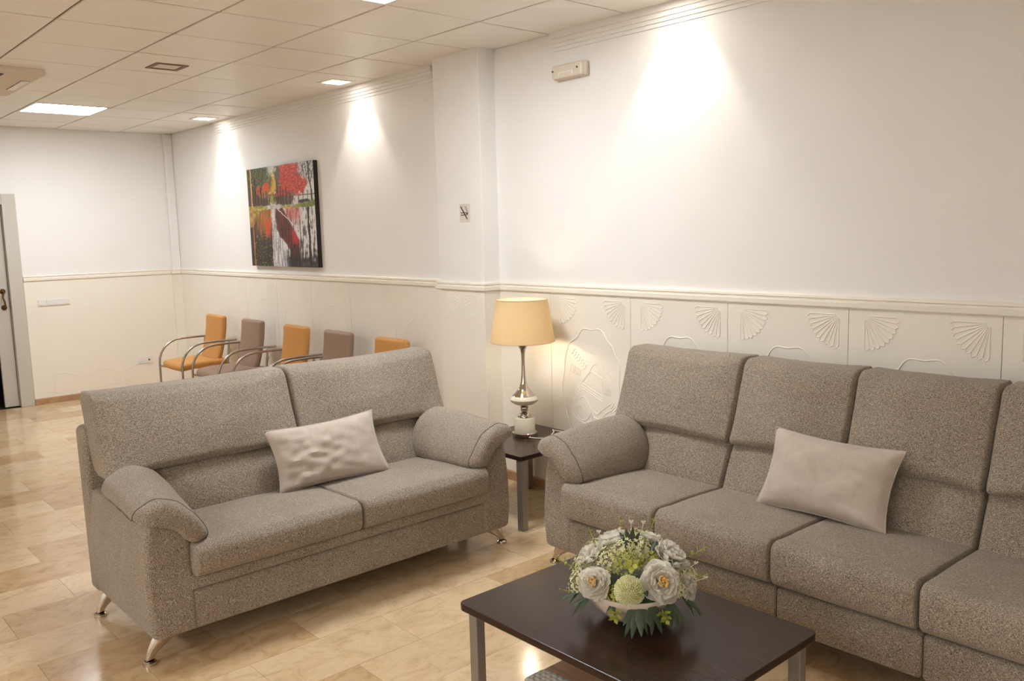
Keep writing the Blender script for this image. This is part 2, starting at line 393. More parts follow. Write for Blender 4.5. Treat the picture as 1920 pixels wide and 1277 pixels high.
def fan_mesh(sx):
    lines = []; R = 0.142; n = 9
    ang = lambda i: (PI / 2) * i / n
    ends = [(sx * R * math.cos(ang(i)), -R * math.sin(ang(i))) for i in range(n + 1)]
    for e in ends: lines.append([(e[0] * 0.12, e[1] * 0.12), e])
    for i in range(n):
        a = ang(i + 0.5); tip = (sx * (R + 0.013) * math.cos(a), -(R + 0.013) * math.sin(a)); lines.append(catmull([ends[i], tip, ends[i + 1]], 3))
    return ridges(lines, 0.0030).mesh('fan_relief')
fanL, fanR = fan_mesh(1), fan_mesh(-1)
cart = [(0.146, 0.458), (0.112, 0.568), (0.091, 0.673), (0.108, 0.769), (0.119, 0.857), (0.149, 0.939), (0.177, 0.968), (0.227, 0.998), (0.25, 1.032), (0.281, 1.05), (0.337, 1.047), (0.397, 1.054), (0.431, 1.032), (0.463, 0.99), (0.496, 0.962), (0.512, 0.925), (0.552, 0.866), (0.551, 0.804), (0.545, 0.69), (0.56, 0.58), (0.53, 0.46), (0.48, 0.38), (0.42, 0.34), (0.34, 0.345), (0.25, 0.34), (0.19, 0.38), (0.146, 0.458)]
cart_me = ridges([catmull(cart, 4)], 0.0034).mesh('cartouche_relief')
ml = []
ml += [[(0.252, 0.725), (0.418, 0.661)], [(0.252, 0.708), (0.418, 0.645)], [(0.26, 0.690), (0.41, 0.632)], [(0.324, 0.80), (0.418, 0.768)], [(0.418, 0.79), (0.418, 0.70)], [(0.324, 0.80), (0.252, 0.725)]]
ml += [catmull([(0.324, 0.805), (0.342, 0.833), (0.377, 0.852), (0.406, 0.836), (0.418, 0.789)])]
sp = [(0.248 + (0.012 + 0.010 * t) * math.cos(t * 1.0), 0.556 + (0.012 + 0.010 * t) * math.sin(t * 1.0)) for t in [q * 0.4 for q in range(18)]]
ml += [sp, catmull([(0.178, 0.585), (0.172, 0.54), (0.202, 0.505), (0.291, 0.478), (0.336, 0.515), (0.322, 0.583), (0.27, 0.642), (0.23, 0.62)]), catmull([(0.345, 0.567), (0.38, 0.55), (0.414, 0.58), (0.482, 0.625)]), catmull([(0.345, 0.53), (0.40, 0.52), (0.44, 0.56), (0.49, 0.59)]), catmull([(0.34, 0.50), (0.39, 0.47), (0.44, 0.49), (0.47, 0.46)])]
for (bx, bz, dx, dz, n) in ((0.30, 0.80, -0.11, 0.10, 7), (0.26, 0.77, -0.09, 0.03, 6), (0.42, 0.73, 0.07, 0.05, 5), (0.42, 0.70, 0.06, -0.01, 5), (0.24, 0.70, -0.06, -0.09, 6), (0.48, 0.62, 0.04, -0.04, 4)):
    for q in range(n):
        t = (q + 1) / n; x, z = bx + dx * t, bz + dz * t; L = 0.022
        nx, nz = -dz, dx; ln = math.hypot(nx, nz); nx, nz = nx / ln, nz / ln
        ml += [catmull([(x, z), (x + nx * L * 0.6 + dx * 0.06, z + nz * L * 0.6 + dz * 0.06), (x + nx * L, z + nz * L + 0.006)], 3)]
        ml += [catmull([(x, z), (x - nx * L * 0.6 + dx * 0.06, z - nz * L * 0.6 + dz * 0.06), (x - nx * L, z - nz * L + 0.006)], 3)]
motif_me = ridges(ml, 0.0028).mesh('motif_relief')
for me in (fanL, fanR, cart_me, motif_me): me.materials.append(M['panel'])
def reliefs(p, wdt=PWD, k=1.0):
    for me, x, z in ((fanL, 0.074, 1.222), (fanR, wdt - 0.046, 1.222), (cart_me, 0, 0), (motif_me, 0, 0)):
        if wdt < 0.5 and me in (cart_me, motif_me): continue
        o = bpy.data.objects.new(me.name.split('.')[0], me); COL.objects.link(o); o.location = (x, 0, z); o.scale = (1, k, 1); o.parent = p
def dado(x0, x1, y, parent, full=True, k=1.0):
    p = MB().box(0.001, x1 - x0 - 0.001, 0, PT, 0.0, DZ).build('dado_panel', 'panel', parent, smooth=False, bevel=0.0018)
    p.location = (x0, y - PT, 0); 
    if full: reliefs(p, x1 - x0, k)
    return p
x = 1.165
xs = [PX1] + [1.165 + PWD * k for k in range(0, 10)] + [XR]
for a, b_ in zip(xs[:-1], xs[1:]):
    p = dado(a, b_, YB, wb, full=(b_ - a > 0.6))
    if a == PX1:
        o = bpy.data.objects.new('fan_relief', fanR); COL.objects.link(o); o.location = (b_ - a - 0.046, 0, 1.222); o.parent = p
xs = [XL + 0.050, -4.325, -3.69] + [-3.055 + PWD * k for k in range(0, 6)] + [PX0]
for a, b_ in zip(xs[:-1], xs[1:]): dado(a, b_, YB, wb, full=(b_ - a > 0.5), k=0.45)
# pier front panel and its side
pp = MB().box(0, PX1 - PX0 + PT, 0, PT, 0, DZ).build('dado_panel', 'panel', wp, smooth=False, bevel=0.0018); pp.location = (PX0, PYF - PT, 0); reliefs(pp, PX1 - PX0, 0.6)
MB().box(PX1, PX1 + PT, PYF, YB, 0, DZ).build('dado_panel', 'panel', wp, smooth=False)
# far wall dado: one long panel, embossed foot
p = MB().box(0, PT, 0.775, 2.256, 0.0, DZ).build('dado_panel', 'panel', wl, smooth=False); p.location = (XL, 0, 0)
mb = MB()
for yy in (0.98, 1.62):
    for me in (fanL,):
        for i in range(7):
            a = PI * (i + 0.5) / 7; mb.tube([(PT, yy, 0.10), (PT, yy + 0.10 * math.cos(a), 0.10 + 0.10 * math.sin(a))], 0.003, 5, flat=((1, 0, 0), 1))
mb.tube([(PT, 0.95 + 0.05 * k, 0.27 + 0.03 * math.sin(k * 0.8)) for k in range(22)], 0.003, 5, flat=((1, 0, 0), 1))
mb.build('fan_relief', 'panel', p)

# chair rail, skirting, crown strips
def rail_prof(): return [(0.0, 0.0), (0.020, 0.0), (0.024, 0.006), (0.024, 0.026), (0.014, 0.030), (0.014, 0.038), (0.020, 0.042), (0.018, 0.052), (0.0, 0.056)]
def sweep_wall(path, z, prof, name, mat, idx):
    # path: plan points, room on the left of travel handled by explicit normals
    mb = MB(); n = len(path); vs = []
    for i, P in enumerate(path):
        P = Vector(P); a = (P - Vector(path[i - 1])).normalized() if i else None; b_ = (Vector(path[i + 1]) - P).normalized() if i < n - 1 else None
        na = Vector((a.y, -a.x)) if a else None; nb = Vector((b_.y, -b_.x)) if b_ else None
        if na is None: m_ = nb
        elif nb is None: m_ = na
        else: s = na + nb; m_ = s / (1 + na.dot(nb))
        for d, h in prof: vs.append((P.x + m_.x * d, P.y + m_.y * d, z + h))
    k = len(prof); fs = [(i * k + j, i * k + (j + 1) % k, (i + 1) * k + (j + 1) % k, (i + 1) * k + j) for i in range(n - 1) for j in range(k)]
    fs += [tuple(range(k - 1, -1, -1)), tuple(range((n - 1) * k, n * k))]
    mb.add(vs, fs); return struct(mb.build(name, mat, smooth=False))
path = [(XL, 0.776), (XL, 2.255), (XL + 0.050, 2.255), (XL + 0.050, YB), (PX0, YB), (PX0, PYF), (PX1, PYF), (PX1, YB), (XR, YB)]
sweep_wall(path, DZ, rail_prof(), 'trim_1', 'rail', 0)
sweep_wall([(a, b_) for a, b_ in path], 0.0, [(0.0, 0), (PT + 0.012, 0), (PT + 0.012, 0.055), (PT + 0.008, 0.062), (0.0, 0.062)], 'baseboard_back', 'skirt', 0)
def crown(name, x0, x1):
    pr = [(0, 0), (0.006, 0.0), (0.006, 0.020), (0.013, 0.022), (0.013, 0.042), (0.020, 0.044), (0.020, 0.068), (0.028, 0.070), (0.028, 0.106), (0, 0.106)]
    return sweep_wall([(x0, YB), (x1, YB)], H - 0.106, pr, name, 'wall', 0)
crown('trim_2', -3.5, 0.06); crown('trim_3', 1.22, XR)

# ------------------------------------------------------------------ door in the far wall
dr = struct(empty('door_1', (XL, DY1, 0)))
def dpart(mb, name, mat, par=dr, **kw):
    o = mb.xf(lambda q: q - Vector((XL, DY1, 0))).build(name, mat, par, **kw); return o
c1 = MB().box(XL - 0.15, XL + 0.022, DY1 - 0.012, 0.772, 0, 2.115); dpart(c1, 'casing', 'casing', smooth=False, bevel=0.004)
dpart(MB().box(XL - 0.15, XL + 0.022, DY0 - 0.1, DY0 + 0.012, 0, 2.115), 'casing', 'casing', smooth=False, bevel=0.004)
dpart(MB().box(XL - 0.15, XL + 0.022, DY0 + 0.012, DY1 - 0.012, 2.012, 2.115), 'casing', 'casing', smooth=False, bevel=0.004)
dpart(MB().box(XL - 0.10, XL - 0.085, DY1 - 0.026, DY1 - 0.012, 0, 2.012), 'door_stop', 'casing', smooth=False)
leaf = dpart(MB().box(XL - 0.085, XL - 0.045, 0.52, DY1 - 0.016, 0.008, 2.006), 'door_leaf', 'casing', smooth=False, bevel=0.003)
lf = Vector((XL, DY1, 0))
def lp(mb, name, mat): return mb.xf(lambda q: q - lf).build(name, mat, leaf)
hx, hy = XL - 0.045, 0.596
rot = lambda mb, z: mb.xf(lambda q: Vector((hx + q.z, hy + q.x, z + q.y)))
lp(rot(MB().lathe([(0.026, 0), (0.026, 0.004), (0.02, 0.010), (0.0, 0.012)], 20), 1.165), 'handle_rose', 'brass')
lp(rot(MB().lathe([(0.026, 0), (0.026, 0.004), (0.02, 0.010), (0.0, 0.012)], 20), 1.005), 'handle_rose', 'brass')
lp(MB().tube([(hx + 0.008, hy, 1.165), (hx + 0.045, hy, 1.15), (hx + 0.052, hy - 0.012, 1.11), (hx + 0.050, hy, 1.065), (hx + 0.040, hy + 0.006, 1.025), (hx + 0.008, hy, 1.005)], [0.008, 0.009, 0.008, 0.009, 0.009, 0.008], 10), 'door_handle', 'brass')

# ------------------------------------------------------------------ wall fittings
t = tag(empty('light_switch', (XL + PT, 1.035, 1.031)), 'wide white light switch plate beside the door', 'switch')
MB().box(0, 0.009, -0.15, 0.15, -0.034, 0.034).build('plate', 'plastic', t, smooth=False, bevel=0.003)
for k in range(2): MB().box(0.009, 0.0125, -0.142 + 0.074 * k, -0.072 + 0.074 * k, -0.026, 0.026).build('rocker', 'plastic', t, smooth=False, bevel=0.002)
MB().box(0.009, 0.0125, 0.008, 0.142, -0.026, 0.026).build('rocker', 'plastic', t, smooth=False, bevel=0.002)
t = tag(empty('wall_socket', (XL + PT, 1.889, 0.331)), 'white double socket plate low on the far wall', 'socket')
MB().box(0, 0.008, -0.08, 0.08, -0.036, 0.036).build('plate', 'plastic', t, smooth=False, bevel=0.003)
def ring(y, r0, r1): return MB().lathe([(r1, 0.008), (r1, 0.0105), (r0, 0.0105), (r0, 0.004), (0.0, 0.004)], 20, cap=False).xf(lambda q: Vector((q.z, q.x + y, q.y)))
ring(-0.038, 0.019, 0.024).build('socket_well', 'plastic', t); ring(0.038, 0.006, 0.010).build('aerial_port', 'steel', t)
MB().lathe([(0.0075, 0.0108), (0.0, 0.0112)], 12, cap=False).xf(lambda q: Vector((q.z, q.x + 0.038, q.y))).build('aerial_hole', 'black', t)

t = tag(empty('emergency_light', (1.38, YB, 2.532)), 'clear-covered emergency light high on the wall right of the pier', 'light')
soft_box(0.128, 0.018, 0.042, 0.012, (10, 4, 6)).xf(lambda q: q + Vector((0, -0.018, 0))).build('housing', 'lens', t, weld=True)
soft_box(0.120, 0.016, 0.038, 0.012, (10, 4, 6)).xf(lambda q: q + Vector((0, -0.042, 0))).build('cover', new_mat('clear_cover', (226, 214, 196), 0.18)[0], t, weld=True)
for sx in (-0.108, 0.085): MB().lathe([(0.006, 0), (0.006, 0.004), (0.0, 0.005)], 10).xf(lambda q: Vector((q.x + sx, -0.058 - q.z, q.y + 0.006))).build('screw', 'frame_dark', t)
for sx in (-0.055, 0.05): MB().box(sx - 0.006, sx + 0.006, -0.061, -0.056, -0.026, -0.002).build('tube_end', 'plastic', t, smooth=False)
MB().box(-0.052, 0.048, -0.0595, -0.0565, -0.010, -0.004).build('tube', 'plastic', t, smooth=False)

t = tag(empty('no_smoking_sign', (0.516, PYF, 1.755)), 'small no smoking sign plate on the pier', 'sign')
MB().box(-0.052, 0.052, -0.004, 0, -0.058, 0.058).build('plate', new_mat('sign_plate', (222, 214, 202), 0.35)[0], t, smooth=False, bevel=0.0015)
mb = MB()
def bar(a, b_, wd, y=-0.0045):
    a, b_ = Vector(a), Vector(b_); d = (b_ - a).normalized(); n_ = Vector((-d.y, d.x)) * wd / 2
    q = [a + n_, b_ + n_, b_ - n_, a - n_]; mb.add([(c.x, y, c.y) for c in q] + [(c.x, y + 0.001, c.y) for c in q], [(0, 1, 2, 3), (7, 6, 5, 4), (0, 4, 5, 1), (1, 5, 6, 2), (2, 6, 7, 3), (3, 7, 4, 0)])
bar((-0.038, 0.042), (0.026, -0.040), 0.0085, -0.0052); MBs = mb; mb.build('slash', 'black', t, smooth=False)
mb = MB(); bar((-0.040, 0.001), (0.020, 0.001), 0.0048); bar((-0.040, -0.013), (0.020, -0.013), 0.0048); bar((0.018, -0.006), (0.034, -0.006), 0.012); mb.build('cigarette', 'black', t, smooth=False)
mb = MB()
for dx in (0, 0.010):
    for k in range(4): bar((0.004 + dx + 0.006 * k + 0.003 * (k % 2), 0.042 - 0.011 * k), (0.009 + dx + 0.006 * k - 0.002 * (k % 2), 0.032 - 0.011 * k), 0.003)
mb.build('smoke', 'black', t, smooth=False)

# painting: autumn avenue reflected on a wet road, painted on a deep canvas
t = tag(empty('painting', (-2.2, YB - 0.042, 1.81)), 'canvas painting of red autumn trees along a wet road', 'painting')
PWx, PHz = 0.62, 0.445
def N2(u, w_, s, o=0.0): return noise.noise(Vector((u * s, w_ * s, o)))
def lerp(a, b_, k): k = max(0, min(1, k)); return tuple(a[i] + (b_[i] - a[i]) * k for i in range(3))
def sst(a, b_, x): k = max(0, min(1, (x - a) / (b_ - a))); return k * k * (3 - 2 * k)
def blob(u, w_, cx, cy, rx, ry, rag):
    r = math.hypot((u - cx) / rx, (w_ - cy) / ry) + rag; return sst(1.15, 0.8, r)
def paint(u, w_):
    n1 = N2(u, w_, 9, 2.0); n2 = N2(u, w_, 22, 1.0); n3 = N2(u, w_, 48, 9.0); n4 = N2(u, w_, 95, 4.0)
    vs_ = noise.noise(Vector((u * 52, w_ * 7, 3))); vs2 = noise.noise(Vector((u * 24, w_ * 4, 8)))
    rag = 0.30 * n2 + 0.28 * n3; up = u + 0.012 * n2
    if w_ < 0.425 + 0.012 * n2:
        c = lerp((232, 228, 222), (206, 202, 198), 0.5 + n1)
        c = lerp(c, (84, 76, 52), blob(u, w_, 0.51, 0.17, 0.09, 0.17, rag) * 0.9)
        c = lerp(c, (222, 172, 60), blob(u, w_, 0.395, 0.20, 0.065, 0.13, rag)); c = lerp(c, (150, 142, 50), blob(u, w_, 0.40, 0.32, 0.06, 0.06, rag) * 0.8)
        k = sst(0.40, 0.30, u + 0.06 * n1 + 0.03 * n3); g_ = lerp((52, 56, 32), (112, 116, 66), 0.45 + 0.9 * n3 + 0.5 * vs_); c = lerp(c, g_, k * sst(0.30, 0.2, w_ + 0.05 * n2))
        c = lerp(c, lerp((96, 58, 36), (60, 38, 26), 0.5 + vs_), k * sst(0.18, 0.27, w_ + 0.04 * n2) * 0.9)
        c = lerp(c, (210, 82, 36), blob(u, w_, 0.30, 0.20, 0.055, 0.055, rag)); c = lerp(c, (196, 76, 38), blob(u, w_, 0.175, 0.22, 0.035, 0.05, rag)); c = lerp(c, (206, 120, 50), blob(u, w_, 0.25, 0.27, 0.08, 0.04, rag) * 0.6)
        c = lerp(c, lerp((108, 66, 40), (64, 40, 28), 0.5 + vs_), blob(u, w_, 0.57, 0.31, 0.17, 0.10, rag) * 0.9)
        hs = sst(0.755, 0.79, u) * sst(0.14, 0.2, w_); c = lerp(c, (228, 224, 218), hs)
        if u > 0.77 and 0.27 < w_ < 0.39 and (abs((up * 16) % 1 - 0.5) < 0.10 or abs(w_ - 0.31) < 0.006): c = lerp(c, (96, 86, 80), 0.8)
        c = lerp(c, (58, 48, 44), blob(u, w_, 0.86, 0.372, 0.085, 0.024, rag * 0.7))
        rd = max(blob(u, w_, 0.66, 0.12, 0.15, 0.17, rag), blob(u, w_, 0.78, 0.21, 0.12, 0.085, rag), blob(u, w_, 0.58, 0.22, 0.09, 0.09, rag) * 0.8)
        c = lerp(c, lerp((226, 72, 40), (158, 40, 26), 0.45 + 0.8 * n3 + 0.3 * vs_), rd); c = lerp(c, (236, 108, 62), rd * sst(0.22, 0.4, n4 + 0.3 * n2))
        c = lerp(c, (204, 60, 40), blob(u, w_, 0.475, 0.285, 0.025, 0.02, rag))
        for tx, top, wd in ((0.085, 0.18, 0.006), (0.12, 0.1, 0.010), (0.165, 0.22, 0.007), (0.215, 0.2, 0.009), (0.255, 0.25, 0.005), (0.30, 0.24, 0.006), (0.345, 0.28, 0.005), (0.475, 0.15, 0.007), (0.515, 0.2, 0.006), (0.555, 0.24, 0.007), (0.605, 0.22, 0.008), (0.65, 0.26, 0.006), (0.70, 0.3, 0.005)):
            if w_ > top and abs(up - tx + 0.006 * n1) < wd: c = lerp(c, (34, 24, 20), 0.85)
        for tx, sl, wd, lo in ((0.945, 0.02, 0.010, 0.39), (0.90, 0.16, 0.005, 0.2), (0.99, -0.3, 0.005, 0.2), (0.86, 0.32, 0.004, 0.16), (0.84, -0.25, 0.004, 0.14), (0.93, -0.45, 0.004, 0.13), (0.965, 0.4, 0.004, 0.17)):
            if w_ < lo and abs(u - tx - sl * (w_ - 0.1) + 0.018 * n1 + 0.008 * n2) < wd: c = lerp(c, (40, 30, 28), 0.85)
        if u > 0.76 and w_ < 0.13 and n4 + 0.4 * n3 > 0.12: c = lerp(c, (60, 50, 46), 0.65)
        if u < 0.27 + 0.06 * n1 and w_ > 0.385 + 0.015 * n2: c = lerp((122, 122, 48), (206, 184, 88), 0.5 + n2 + 0.5 * n4)
        if u > 0.53 and w_ > 0.395 - 0.03 * sst(0.7, 1.0, u) + 0.012 * n2: c = lerp(lerp((216, 190, 96), (96, 116, 52), sst(0.62, 0.9, u)), (150, 144, 60), 0.5 + n3)
        if 0.29 < u < 0.53 and w_ > 0.385 + 0.006 * n2: c = lerp((222, 214, 210), (168, 160, 156), 0.4 + vs2)
    else:
        k = (w_ - 0.425) / 0.575
        c = lerp(lerp((88, 66, 40), (50, 46, 34), sst(0.1, 0.5, k)), (30, 26, 20), sst(0.1, 0.5, vs_))
        c = lerp(c, lerp((200, 128, 54), (120, 70, 36), 0.5 + vs_), sst(0.20, 0.08, abs(up - 0.26)) * sst(0.62, 0.25, k + 0.15 * vs2))
        c = lerp(c, (222, 168, 78), sst(0.05, 0.0, abs(up - 0.385)) * sst(0.4, 0.1, k) * 0.9); c = lerp(c, (208, 84, 34), sst(0.07, 0.02, abs(up - 0.30) + 0.02 * vs_) * sst(0.12, 0.24, k) * sst(0.52, 0.4, k + 0.1 * vs_))
        if u < 0.20 - 0.5 * k and k < 0.30: c = lerp((180, 160, 74), (128, 104, 52), 0.5 + n2)
        # pale wet lane, dark red lane, glare, pale right side with dark reflections
        lx = 0.375 - 0.03 * k + 0.02 * n1; rx = 0.425 + 0.03 * k + 0.17 * sst(0.35, 0.75, k) + 0.02 * vs2
        rd = sst(-0.01, 0.015, up - rx) * sst(-0.02, 0.02, 0.52 + 0.40 * k - u) if k < 0.65 else sst(-0.01, 0.015, up - rx) * sst(0.78, 0.74, up)
        c = lerp(c, lerp((128, 44, 34), (62, 34, 28), 0.5 + 1.1 * vs_), rd)
        c = lerp(c, (188, 46, 40), sst(0.075, 0.03, abs(up - 0.71)) * sst(0.25, 0.36, k) * sst(0.74, 0.58, k + 0.1 * vs_))
        c = lerp(c, lerp((228, 224, 222), (138, 132, 132), 0.35 + 1.2 * vs_ + 0.4 * n3), sst(-0.012, 0.012, up - lx) * sst(-0.012, 0.012, rx - up))
        wr_ = max(sst(0.745, 0.775, up + 0.012 * vs_) , sst(0.0, 0.02, u - 0.53 - 0.40 * k)) if k < 0.65 else sst(0.745, 0.785, up)
        c = lerp(c, lerp((228, 224, 220), (112, 102, 98), sst(0.0, 0.35, vs_ + 0.5 * n2)), wr_)
        c = lerp(c, (212, 96, 88), wr_ * sst(0.16, 0.05, abs(u - 0.68)) * sst(0.35, 0.1, k) * 0.7)
        c = lerp(c, (224, 206, 200), sst(0.014, 0.004, abs(up - (0.46 + 0.80 * k))) * sst(0.46, 0.36, k))
        if abs(up - 0.905 + 0.01 * n1) < 0.011 + 0.004 * vs2: c = (36, 30, 28)
        c = lerp(c, (30, 27, 26), sst(0.52, 0.62, u) * sst(0.62, 0.9, k + 0.25 * vs_ + 0.2 * n2) * 0.85)
        if k > 0.45 and 0.08 < u < 0.34 and n4 + 0.3 * n3 > 0.52: c = (212, 184, 96)
    if abs(u - 0.058 - 0.003 * n2) < 0.009: c = (222, 158, 112) if w_ < 0.40 else lerp((206, 112, 64), c, sst(0.1, 0.5, vs_))
    c = lerp(c, (255, 255, 255), 0.12 * max(0, n4)); c = lerp(c, (0, 0, 0), 0.30 * max(0, -n4)); return c
NX, NZ = 210, 170
vs = [(-PWx + 2 * PWx * i / NX, 0, PHz - 2 * PHz * j / NZ) for i in range(NX + 1) for j in range(NZ + 1)]
fs = [(i * (NZ + 1) + j, i * (NZ + 1) + j + 1, (i + 1) * (NZ + 1) + j + 1, (i + 1) * (NZ + 1) + j) for i in range(NX) for j in range(NZ)]
me = bpy.data.meshes.new('painted_face'); me.from_pydata(vs, [], fs); me.update()
at = me.color_attributes.new('paint', 'FLOAT_COLOR', 'POINT'); buf = []
for i in range(NX + 1):
    for j in range(NZ + 1): buf += [*s2l(paint(i / NX, j / NZ)), 1.0]
at.data.foreach_set('color', buf)
m, nt, b = new_mat('oil_paint', (128, 128, 128), 0.5); a = nd(nt, 'ShaderNodeAttribute', attribute_name='paint'); nt.links.new(a.outputs['Color'], b.inputs['Base Color'])
link('painted_face', me, m, t)
MB().box(-PWx, PWx, 0.0006, 0.041, -PHz, PHz).build('canvas_box', new_mat('canvas_edge', (34, 26, 22), 0.7)[0], t, smooth=False)

# ------------------------------------------------------------------ ceiling fixtures
def panel(i, j, label):
    t = tag(empty('ceiling_light', (i * 0.6 + 0.3, j * 0.6 + 0.3, H)), label, 'ceiling light', 'square ceiling light panels')
    mb = MB()
    for x0, x1, y0, y1 in ((-0.297, 0.297, -0.297, -0.275), (-0.297, 0.297, 0.275, 0.297), (-0.297, -0.275, -0.275, 0.275), (0.275, 0.297, -0.275, 0.275)): mb.box(x0, x1, y0, y1, -0.004, 0.02)
    mb.build('frame', 'plastic', t, smooth=False)
    MB().add([(-0.275, -0.275, 0.004), (-0.275, 0.275, 0.004), (0.275, 0.275, 0.004), (0.275, -0.275, 0.004)], [(0, 1, 2, 3)]).build('diffuser', 'led', t, smooth=False)
    MB().box(-0.275, 0.275, -0.275, 0.275, 0.006, 0.02).build('back_plate', 'plastic', t, smooth=False)
panel(-6, 1, 'square lit ceiling panel near the far wall'); panel(2, 1, 'square lit ceiling panel cut by the top edge of the picture')
panel(1, -7, 'added unseen ceiling panel for fill light, last row towards the door end')  # unseen last row, added to lift the light on walls and sofas
panel(4, -7, 'added unseen ceiling panel for fill light, last row behind the camera'); panel(7, -7, 'added unseen ceiling panel for fill light, last row behind the camera to the right'); panel(10, -7, 'added unseen ceiling panel for fill light, last row in the far right corner')
def downlight(x, y, label, lit, aim=0.0):
    t = tag(empty('recessed_downlight', (x, y, H)), label, 'downlight', 'square recessed downlights')
    mb = MB(); a, i_ = 0.105, 0.078
    for x0, x1, y0, y1 in ((-a, a, -a, -i_), (-a, a, i_, a), (-a, -i_, -i_, i_), (i_, a, -i_, i_)): mb.box(x0, x1, y0, y1, -0.006, 0.0)
    mb.build('frame', 'frame_dark' if not lit else 'plastic', t, smooth=False)
    MB().add([(-i_, -i_, -0.002), (-i_, i_, -0.002), (i_, i_, -0.002), (i_, -i_, -0.002)], [(0, 1, 2, 3)]).build('lens', 'spot_lens' if lit else 'lens', t, smooth=False)
    if lit:
        ld = bpy.data.lights.new('downlight_beam', 'SPOT'); ld.energy = SPOT_W; ld.color = (1.0, 0.93, 0.84); ld.spot_size = math.radians(82); ld.spot_blend = 0.5; ld.shadow_soft_size = 0.035
        lo = bpy.data.objects.new('downlight_beam', ld); COL.objects.link(lo); lo.parent = t; lo.location = (0, 0.085, -0.012); lo.rotation_euler = (aim, 0, 0)
downlight(-0.945, 0.91, 'unlit square recessed light with bronze frame', False)
downlight(-3.29, 2.13, 'lit square downlight in the ceiling nearest the far corner', True, math.radians(16))
downlight(-0.86, 2.13, 'lit square downlight in the ceiling left of the pier', True, math.radians(16))
downlight(2.15, 2.13, 'lit square downlight washing the wall above the long sofa', True, math.radians(16))

t = tag(empty('air_conditioner', (-2.03, -0.24, H)), 'ceiling cassette air conditioner cut by the left edge', 'air conditioner')
MB().prism(rrect(-0.56, 0.56, -0.56, 0.56, 0.05), -0.03, 0.0).build('panel', m_paint('ac_plastic', (232, 222, 206), 0.01), t, smooth=False, bevel=0.004)
MB().prism(rrect(-0.27, 0.27, -0.27, 0.27, 0.03), -0.036, -0.03).build('grille', m_paint('ac_grille', (206, 190, 168), 0.01), t, smooth=False)
for k in range(4):
    o = MB().box(-0.215, 0.215, 0.485, 0.53, -0.0345, -0.0305).build('louvre', 'plastic', t, smooth=False); o.rotation_euler = (0, 0, k * PI / 2)
    o = MB().box(-0.22, 0.22, 0.48, 0.484, -0.031, -0.0295).box(-0.22, 0.22, 0.531, 0.535, -0.031, -0.0295).box(-0.224, -0.22, 0.48, 0.535, -0.031, -0.0295).box(0.22, 0.224, 0.48, 0.535, -0.031, -0.0295).build('louvre_slot', 'frame_dark', t, smooth=False); o.rotation_euler = (0, 0, k * PI / 2)
MB().box(0.36, 0.44, 0.30, 0.33, -0.033, -0.029).build('sensor', 'black', t, smooth=False)

# ------------------------------------------------------------------ waiting chairs
def waiting_chair():
    t = empty('waiting_chair')
    # local: sits with back toward +Y, faces -Y, origin on the floor at the middle of the seat
    def seat_def(q):
        y = q.y; z = q.z + 0.445
        if y < -0.12: z -= 0.9 * (y + 0.12) ** 2 * 1.6
        z -= 0.02 * (1 - (q.x / 0.24) ** 2) * 0.4
        return (q.x, y, z)
    soft_box(0.245, 0.235, 0.034, 0.03, (10, 10, 4), deform=seat_def).build('seat', 'taupe', t, weld=True)
    def back_def(q):
        h = q.z + 0.215; y = 0.155 + 0.36 * h - 0.38 * h * h + q.y - 0.12 * q.x * q.x
        return (q.x, y, 0.455 + h)
    soft_box(0.20, 0.028, 0.215, 0.026, (8, 4, 12), deform=back_def).build('backrest', 'taupe', t, weld=True)
    for s in (-1, 1):
        x = 0.285 * s; pts = [(x, -0.245, 0.0), (x, -0.245, 0.25), (x, -0.243, 0.44)]
        for k in range(1, 8):
            a = (PI / 2) * k / 7; pts.append((x, -0.243 + 0.225 * (1 - math.cos(a)), 0.44 + 0.215 * math.sin(a)))
        pts += [(x, 0.12, 0.657), (x, 0.30, 0.655)]
        MB().tube(pts, 0.0105, 10).build('arm_frame', 'steel', t)
        MB().tube([(x, 0.225, 0.652), (x, 0.20, 0.45), (x, 0.235, 0.2), (x, 0.285, 0.0)], 0.0105, 10).build('rear_leg', 'steel', t)
        MB().tube([(x, 0.21, 0.53), (x * 0.66, 0.275, 0.55)], 0.009, 8).build('bracket', 'steel', t)
    for y in (-0.17, 0.16): MB().tube([(-0.285, y if y > 0 else -0.243, 0.405), (0, y, 0.405), (0.285, y if y > 0 else -0.243, 0.405)], 0.010, 8).build('crossbar', 'steel', t)
    return t
proto = waiting_chair()
CH = [(-3.33, 'mustard', 'mustard armchair at the end of the wall row, nearest the far corner'), (-2.52, 'taupe', 'taupe armchair second from the far corner, its seat in view'), (-1.695, 'mustard', 'mustard armchair in the middle of the wall row'),
      (-1.01, 'taupe', 'taupe armchair second from the pier, only its back in view'), (-0.27, 'mustard', 'mustard armchair nearest the pier, mostly hidden by the loveseat')]
pad = {}
for part in ('seat', 'backrest'):
    src = [c for c in proto.children if c.name.split('.')[0] == part][0].data
    for col in ('mustard', 'taupe'):
        d_ = src.copy(); d_.materials.clear(); d_.materials.append(M[col]); pad[part, col] = d_
for i, (x, col, lab) in enumerate(CH):
    o = proto if i == 0 else copy_tree(proto)
    o.location = (x, 1.895, 0); tag(o, lab, 'chair', 'armchairs lined up along the long wall')
    for c in o.children:
        k = c.name.split('.')[0]
        if (k, col) in pad: c.data = pad[k, col]

